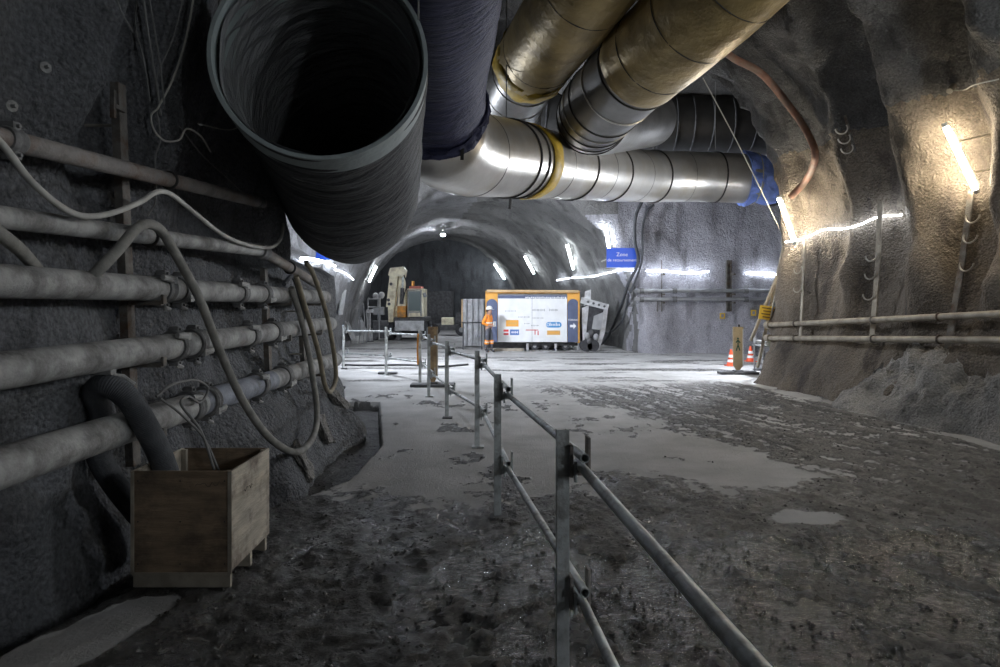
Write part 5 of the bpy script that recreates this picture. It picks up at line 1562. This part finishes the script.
for px, py in ((388.5, 300), (389, 304), (391, 284)): mb.tube([E(px, py, -0.33), E(px, py, -0.29)], 0.08, 10)
mb.build('pin_caps', M['steel_dark'], t)
hp = [E(404, 275, -0.45), E(406.5, 284, -0.5), E(404, 296, -0.45), E(401, 304, -0.4)]
MB().tube(catmull(hp, 5), 0.03, 6).build('hydraulic_hose', M['hose_black'], t)

# steel frame and clutter left of the excavator
t = thing('tubular_stand', (ex(376), EY - 0.5, 0), 'thin tubular steel stand standing left of the excavator', 'frame')
for px in (370, 381): MB().tube([(ex(px), EY - 0.5, 0), (ex(px), EY - 0.5, ez(299))], 0.035, 8).build('post', M['steel_grey'], t)
for py in (299, 307): MB().tube([(ex(370), EY - 0.5, ez(py)), (ex(381), EY - 0.5, ez(py))], 0.035, 8).build('cross_bar', M['steel_grey'], t)
p = Vector((ex(380), EY - 0.1, 0))
t = thing('drill_rig', p, 'dark pump rig with pale fittings between the steel frame and the excavator', 'machine')
MB().box(p + Vector((0.05, 0.3, 0.55)), (0.8, 0.7, 0.9), None, 0.04).build('pump_body', M['steel_dark'], t)
for dx_, z in ((-0.2, 2.25), (0.1, 2.3)): MB().sphere(p + Vector((dx_, 0, z)), 0.16, (1, 1, 1.1), 12, 8).build('lamp_head', M['steel_pale'], t)
MB().tube([p + Vector((-0.05, 0.1, 0.9)), p + Vector((-0.05, 0.1, 2.3))], 0.09, 10).build('mast', M['steel_grey'], t)
MB().box(p + Vector((-0.05, 0, 1.5)), (0.55, 0.4, 0.4), None, 0.04).build('valve_block', M['steel_grey'], t)
for sx in (-0.25, 0.35): MB().box(p + Vector((sx, 0.3, 0.06)), (0.16, 0.8, 0.12), None, 0.02).build('skid', M['steel_dark'], t)
p = Vector((ex(374.5), EY - 1.2, 0))
t = thing('valve_stand', p, 'pale stand pipe with a flat head before the steel frame', 'stand pipe')
MB().tube([p + Vector((0, 0, 0.03)), p + Vector((0, 0, 1.42))], 0.05, 10).build('stem', M['steel_pale'], t); MB().box(p + Vector((0, 0, 1.5)), (0.34, 0.25, 0.16), None, 0.03).build('head', M['steel_pale'], t); MB().box(p + Vector((0, 0, 0.02)), (0.36, 0.36, 0.04)).build('foot', M['steel_dark'], t)
for i, (px, h, lb) in enumerate(((359, 1.6, 'thin upright rod at the far left wall, first from the white panel'), (363.5, 1.9, 'thin upright rod at the far left wall, second from the white panel'), (366.5, 1.5, 'thin upright rod nearest the steel frame'))):
    p = Vector(((px - CX) * 31.5 / F, 31.5, 0)); wl_ = left_x(31.5, 0.5); p.x = max(p.x, wl_ + 0.25)
    hose([p, p + Vector((0.05, 0, h * 0.5)), p + Vector((-0.02, 0, h))], 0.028, M['steel_grey'], lb, 'steel_rod', 4, 8, cat='rod')
# machinery behind the excavator
p = Vector(((447 - CX) * 38 / F, 38.0, 0))
t = thing('dumper', p, 'dark machine with a beige cover in the gloom behind the excavator', 'machine')
MB().box(p + Vector((0, 0.8, 0.85)), (0.7, 0.9, 0.42), None, 0.05).build('beige_cover', M['cream'], t)
MB().box(p + Vector((0.0, 1.2, 0.5)), (2.4, 1.4, 0.35), None, 0.06).build('chassis', M['steel_dark'], t)
MB().prism([p + Vector(q) for q in ((0.4, 0.7, 0.7), (1.5, 0.7, 0.75), (1.7, 0.7, 1.5), (0.5, 0.7, 1.3))], (0, 1.2, 0)).build('skip', M['steel_dark'], t)
for dx_ in (-0.8, 0.8):
    w2 = MB().tube([p + Vector((dx_, 0.4, 0.36)), p + Vector((dx_, 0.7, 0.36))], 0.36, 20).build('wheel', M['tyre'], t)
    MB().tube([p + Vector((dx_, 0.38, 0.36)), p + Vector((dx_, 0.72, 0.36))], 0.15, 12).build('hub', M['steel_grey'], t).parent = w2
p = Vector((-4.5, 48.2, 0))
t = thing('site_container', p, 'large dim grey container standing before the end of the tunnel', 'container')
MB().box(p + Vector((0.0, 0.5, 1.45)), (2.2, 1.6, 2.6), None, 0.03).build('shell', M['steel_dark'], t)
for k in range(5): MB().box(p + Vector((-1.0 + 0.5 * k, -0.32, 1.45)), (0.12, 0.06, 2.4)).build('rib', M['steel_dark'], t)
MB().box(p + Vector((0.0, 0.5, 0.08)), (2.2, 1.4, 0.16)).build('skid', M['steel_dark'], t)

# ------------------------------------------------------------------ worker
PB = fl(488.5, 352.2)
ang = R(28)     # turned a little towards us from facing right
FW = Vector((math.cos(ang), -math.sin(ang), 0)); SD = Vector((-FW.y, FW.x, 0))   # forward, the worker's left


def lp(f, s_, z): return PB + FW * f + SD * s_ + Vector((0, 0, z))


def skinned(name, joints, edges, mt, parent, root, levels=2):
    names_ = list(joints); ix = {k: i for i, k in enumerate(names_)}
    me = bpy.data.meshes.new(name); base = wloc(parent)
    me.from_pydata([joints[k][0] - base for k in names_], [(ix[a], ix[b_]) for a, b_ in edges], [])
    o = bpy.data.objects.new(name, me); COL.objects.link(o)
    sk = o.modifiers.new('skin', 'SKIN'); sk.use_smooth_shade = True
    ss = o.modifiers.new('sub', 'SUBSURF'); ss.levels = levels; ss.render_levels = levels
    lay = me.skin_vertices[0].data if me.skin_vertices else None
    if lay is None:
        b = bmesh.new(); b.from_mesh(me); b.verts.layers.skin.verify(); b.to_mesh(me); b.free(); lay = me.skin_vertices[0].data
    for k in names_:
        r = joints[k][1]; lay[ix[k]].radius = (r, r) if not isinstance(r, tuple) else r
        lay[ix[k]].use_root = (k == root)
    dg = bpy.context.evaluated_depsgraph_get(); dg.update()
    m2 = bpy.data.meshes.new_from_object(o.evaluated_get(dg))
    bpy.data.objects.remove(o)
    m2.materials.clear(); m2.materials.append(mt)
    m2.polygons.foreach_set('use_smooth', [True] * len(m2.polygons))
    o2 = bpy.data.objects.new(name, m2); COL.objects.link(o2); o2.parent = parent
    return o2


t = thing('person', PB, 'worker in orange hi-vis jacket, grey trousers and white helmet beside the wagon', 'person')
J_ = {'pel': (lp(0, 0, 0.93), 0.125), 'sp': (lp(0.01, 0, 1.10), 0.125), 'ch': (lp(0.0, 0, 1.30), 0.14), 'nk': (lp(0.02, 0, 1.47), 0.058), 'hd': (lp(0.045, 0, 1.56), 0.085), 'hd2': (lp(0.04, 0, 1.65), 0.088),
      'nose': (lp(0.135, 0, 1.575), 0.016)}
Eg = [('pel', 'sp'), ('sp', 'ch'), ('ch', 'nk'), ('nk', 'hd'), ('hd', 'hd2'), ('hd', 'nose')]
for s_, sg in (('l', 1), ('r', -1)):
    fx_ = 0.08 if s_ == 'l' else -0.05
    J_['hip' + s_] = (lp(0, sg * 0.09, 0.88), 0.09); J_['kn' + s_] = (lp(0.02 + fx_ * 0.6, sg * 0.10, 0.48), 0.062); J_['an' + s_] = (lp(-0.02 + fx_, sg * 0.11, 0.09), 0.043); J_['to' + s_] = (lp(0.15 + fx_, sg * 0.13, 0.035), 0.034)
    J_['sh' + s_] = (lp(0, sg * 0.19, 1.38), 0.062); J_['el' + s_] = (lp(-0.11 if s_ == 'r' else -0.03, sg * 0.27, 1.12), 0.045)
    J_['wr' + s_] = (lp(0.13, sg * 0.15, 1.03), 0.030); J_['pa' + s_] = (lp(0.20, sg * 0.12, 1.035), 0.030)
    Eg += [('pel', 'hip' + s_), ('hip' + s_, 'kn' + s_), ('kn' + s_, 'an' + s_), ('an' + s_, 'to' + s_), ('ch', 'sh' + s_), ('sh' + s_, 'el' + s_), ('el' + s_, 'wr' + s_), ('wr' + s_, 'pa' + s_)]
    for q in range(4):
        zz = 1.06 - 0.018 * q; ln = (0.055, 0.062, 0.058, 0.045)[q]
        J_[f'f{q}{s_}'] = (lp(0.20 + ln, sg * 0.105, zz), 0.0095); J_[f'g{q}{s_}'] = (lp(0.215 + ln, sg * 0.075, zz - 0.004), 0.008)
        Eg += [('pa' + s_, f'f{q}{s_}'), (f'f{q}{s_}', f'g{q}{s_}')]
    J_['th' + s_] = (lp(0.205, sg * 0.085, 1.075), 0.010); J_['tk' + s_] = (lp(0.24, sg * 0.07, 1.085), 0.009); Eg += [('wr' + s_, 'th' + s_), ('th' + s_, 'tk' + s_)]
skinned('body', J_, Eg, M['skin'], t, 'pel')
g = 1.13
jk = {k: (J_[k][0], (J_[k][1] if not isinstance(J_[k][1], tuple) else J_[k][1][0]) * g + 0.012) for k in ('pel', 'sp', 'ch', 'shl', 'shr', 'ell', 'elr')}
jk['pel'] = (lp(0, 0, 0.95), 0.15); jk['top'] = (lp(0.015, 0, 1.45), 0.07)
for s_ in 'lr': jk['cf' + s_] = (J_['el' + s_][0].lerp(J_['wr' + s_][0], 0.86), 0.045)
skinned('jacket', jk, [('pel', 'sp'), ('sp', 'ch'), ('ch', 'top'), ('ch', 'shl'), ('ch', 'shr'), ('shl', 'ell'), ('shr', 'elr'), ('ell', 'cfl'), ('elr', 'cfr')], M['hivis'], t, 'pel')
tr = {'w': (lp(0, 0, 0.96), 0.14), 'pel': (lp(0, 0, 0.90), 0.14)}
te = [('w', 'pel')]
for s_ in 'lr':
    tr['hip' + s_] = (J_['hip' + s_][0], 0.105); tr['kn' + s_] = (J_['kn' + s_][0], 0.08); tr['an' + s_] = (J_['an' + s_][0] + Vector((0, 0, 0.04)), 0.068)
    te += [('pel', 'hip' + s_), ('hip' + s_, 'kn' + s_), ('kn' + s_, 'an' + s_)]
skinned('trousers', tr, te, M['trousers'], t, 'pel')
for s_ in 'lr':
    a = J_['kn' + s_][0]; b_ = J_['an' + s_][0]
    part_label(MB().tube([a.lerp(b_, 0.02), a.lerp(b_, 0.42)], [0.092, 0.086], 16).build('shin_band', M['hivis'], t), 'orange band below the knee')
    MB().tube([a.lerp(b_, 0.16), a.lerp(b_, 0.25)], [0.094, 0.091], 16).build('reflective_tape', M['reflect'], t)
    b2 = {'a': (J_['an' + s_][0] + Vector((0, 0, 0.06)), 0.062), 'h': (J_['an' + s_][0] + Vector((0, 0, -0.03)), 0.056), 'to': (J_['to' + s_][0] + Vector((0, 0, 0.012)), 0.046)}
    skinned('boot', b2, [('a', 'h'), ('h', 'to')], M['boot'], t, 'h')
MB().tube([lp(0.005, 0, 1.11), lp(0.005, 0, 1.16)], 0.168, 24).build('reflective_tape', M['reflect'], t)
hc = lp(0.035, 0, 1.655)
mb = MB()
mb.lathe(hc, [(0.122, 0.0), (0.12, 0.04), (0.105, 0.09), (0.07, 0.125), (0.001, 0.14)], 24)
mb.box(hc + FW * 0.125 + Vector((0, 0, 0.004)), (0.12, 0.15, 0.012), Matrix((FW, SD, Vector((0, 0, 1)))).transposed(), 0.005)
mb.lathe(hc, [(0.121, -0.005), (0.132, 0.0), (0.132, 0.012), (0.12, 0.016)], 24)
mb.build('helmet', M['helmet'], t)
for sg in (1, -1):
    MB().sphere(lp(0.118, sg * 0.033, 1.605), 0.012, (1, 1, 0.8), 8, 6).build('eye', M['hair'], t)
    MB().sphere(lp(0.04, sg * 0.094, 1.585), 0.026, (0.8, 0.4, 1.2), 8, 6).build('ear', M['skin'], t)
MB().box(lp(0.125, 0, 1.535), (0.012, 0.05, 0.010), Matrix((FW, SD, Vector((0, 0, 1)))).transposed(), 0.003).build('mouth', M['red_paint'], t)
MB().sphere(lp(-0.005, 0, 1.60), 0.098, (0.95, 1.0, 0.8), 14, 8).build('hair', M['hair'], t)
tag(MB().box(lp(0.275, 0.0, 1.09), (0.02, 0.17, 0.20), Matrix((FW, SD, Vector((0, 0, 1)))).transposed() , 0.004).build('paper_pad', M['white']), 'small white pad held by the worker in orange', 'notepad')
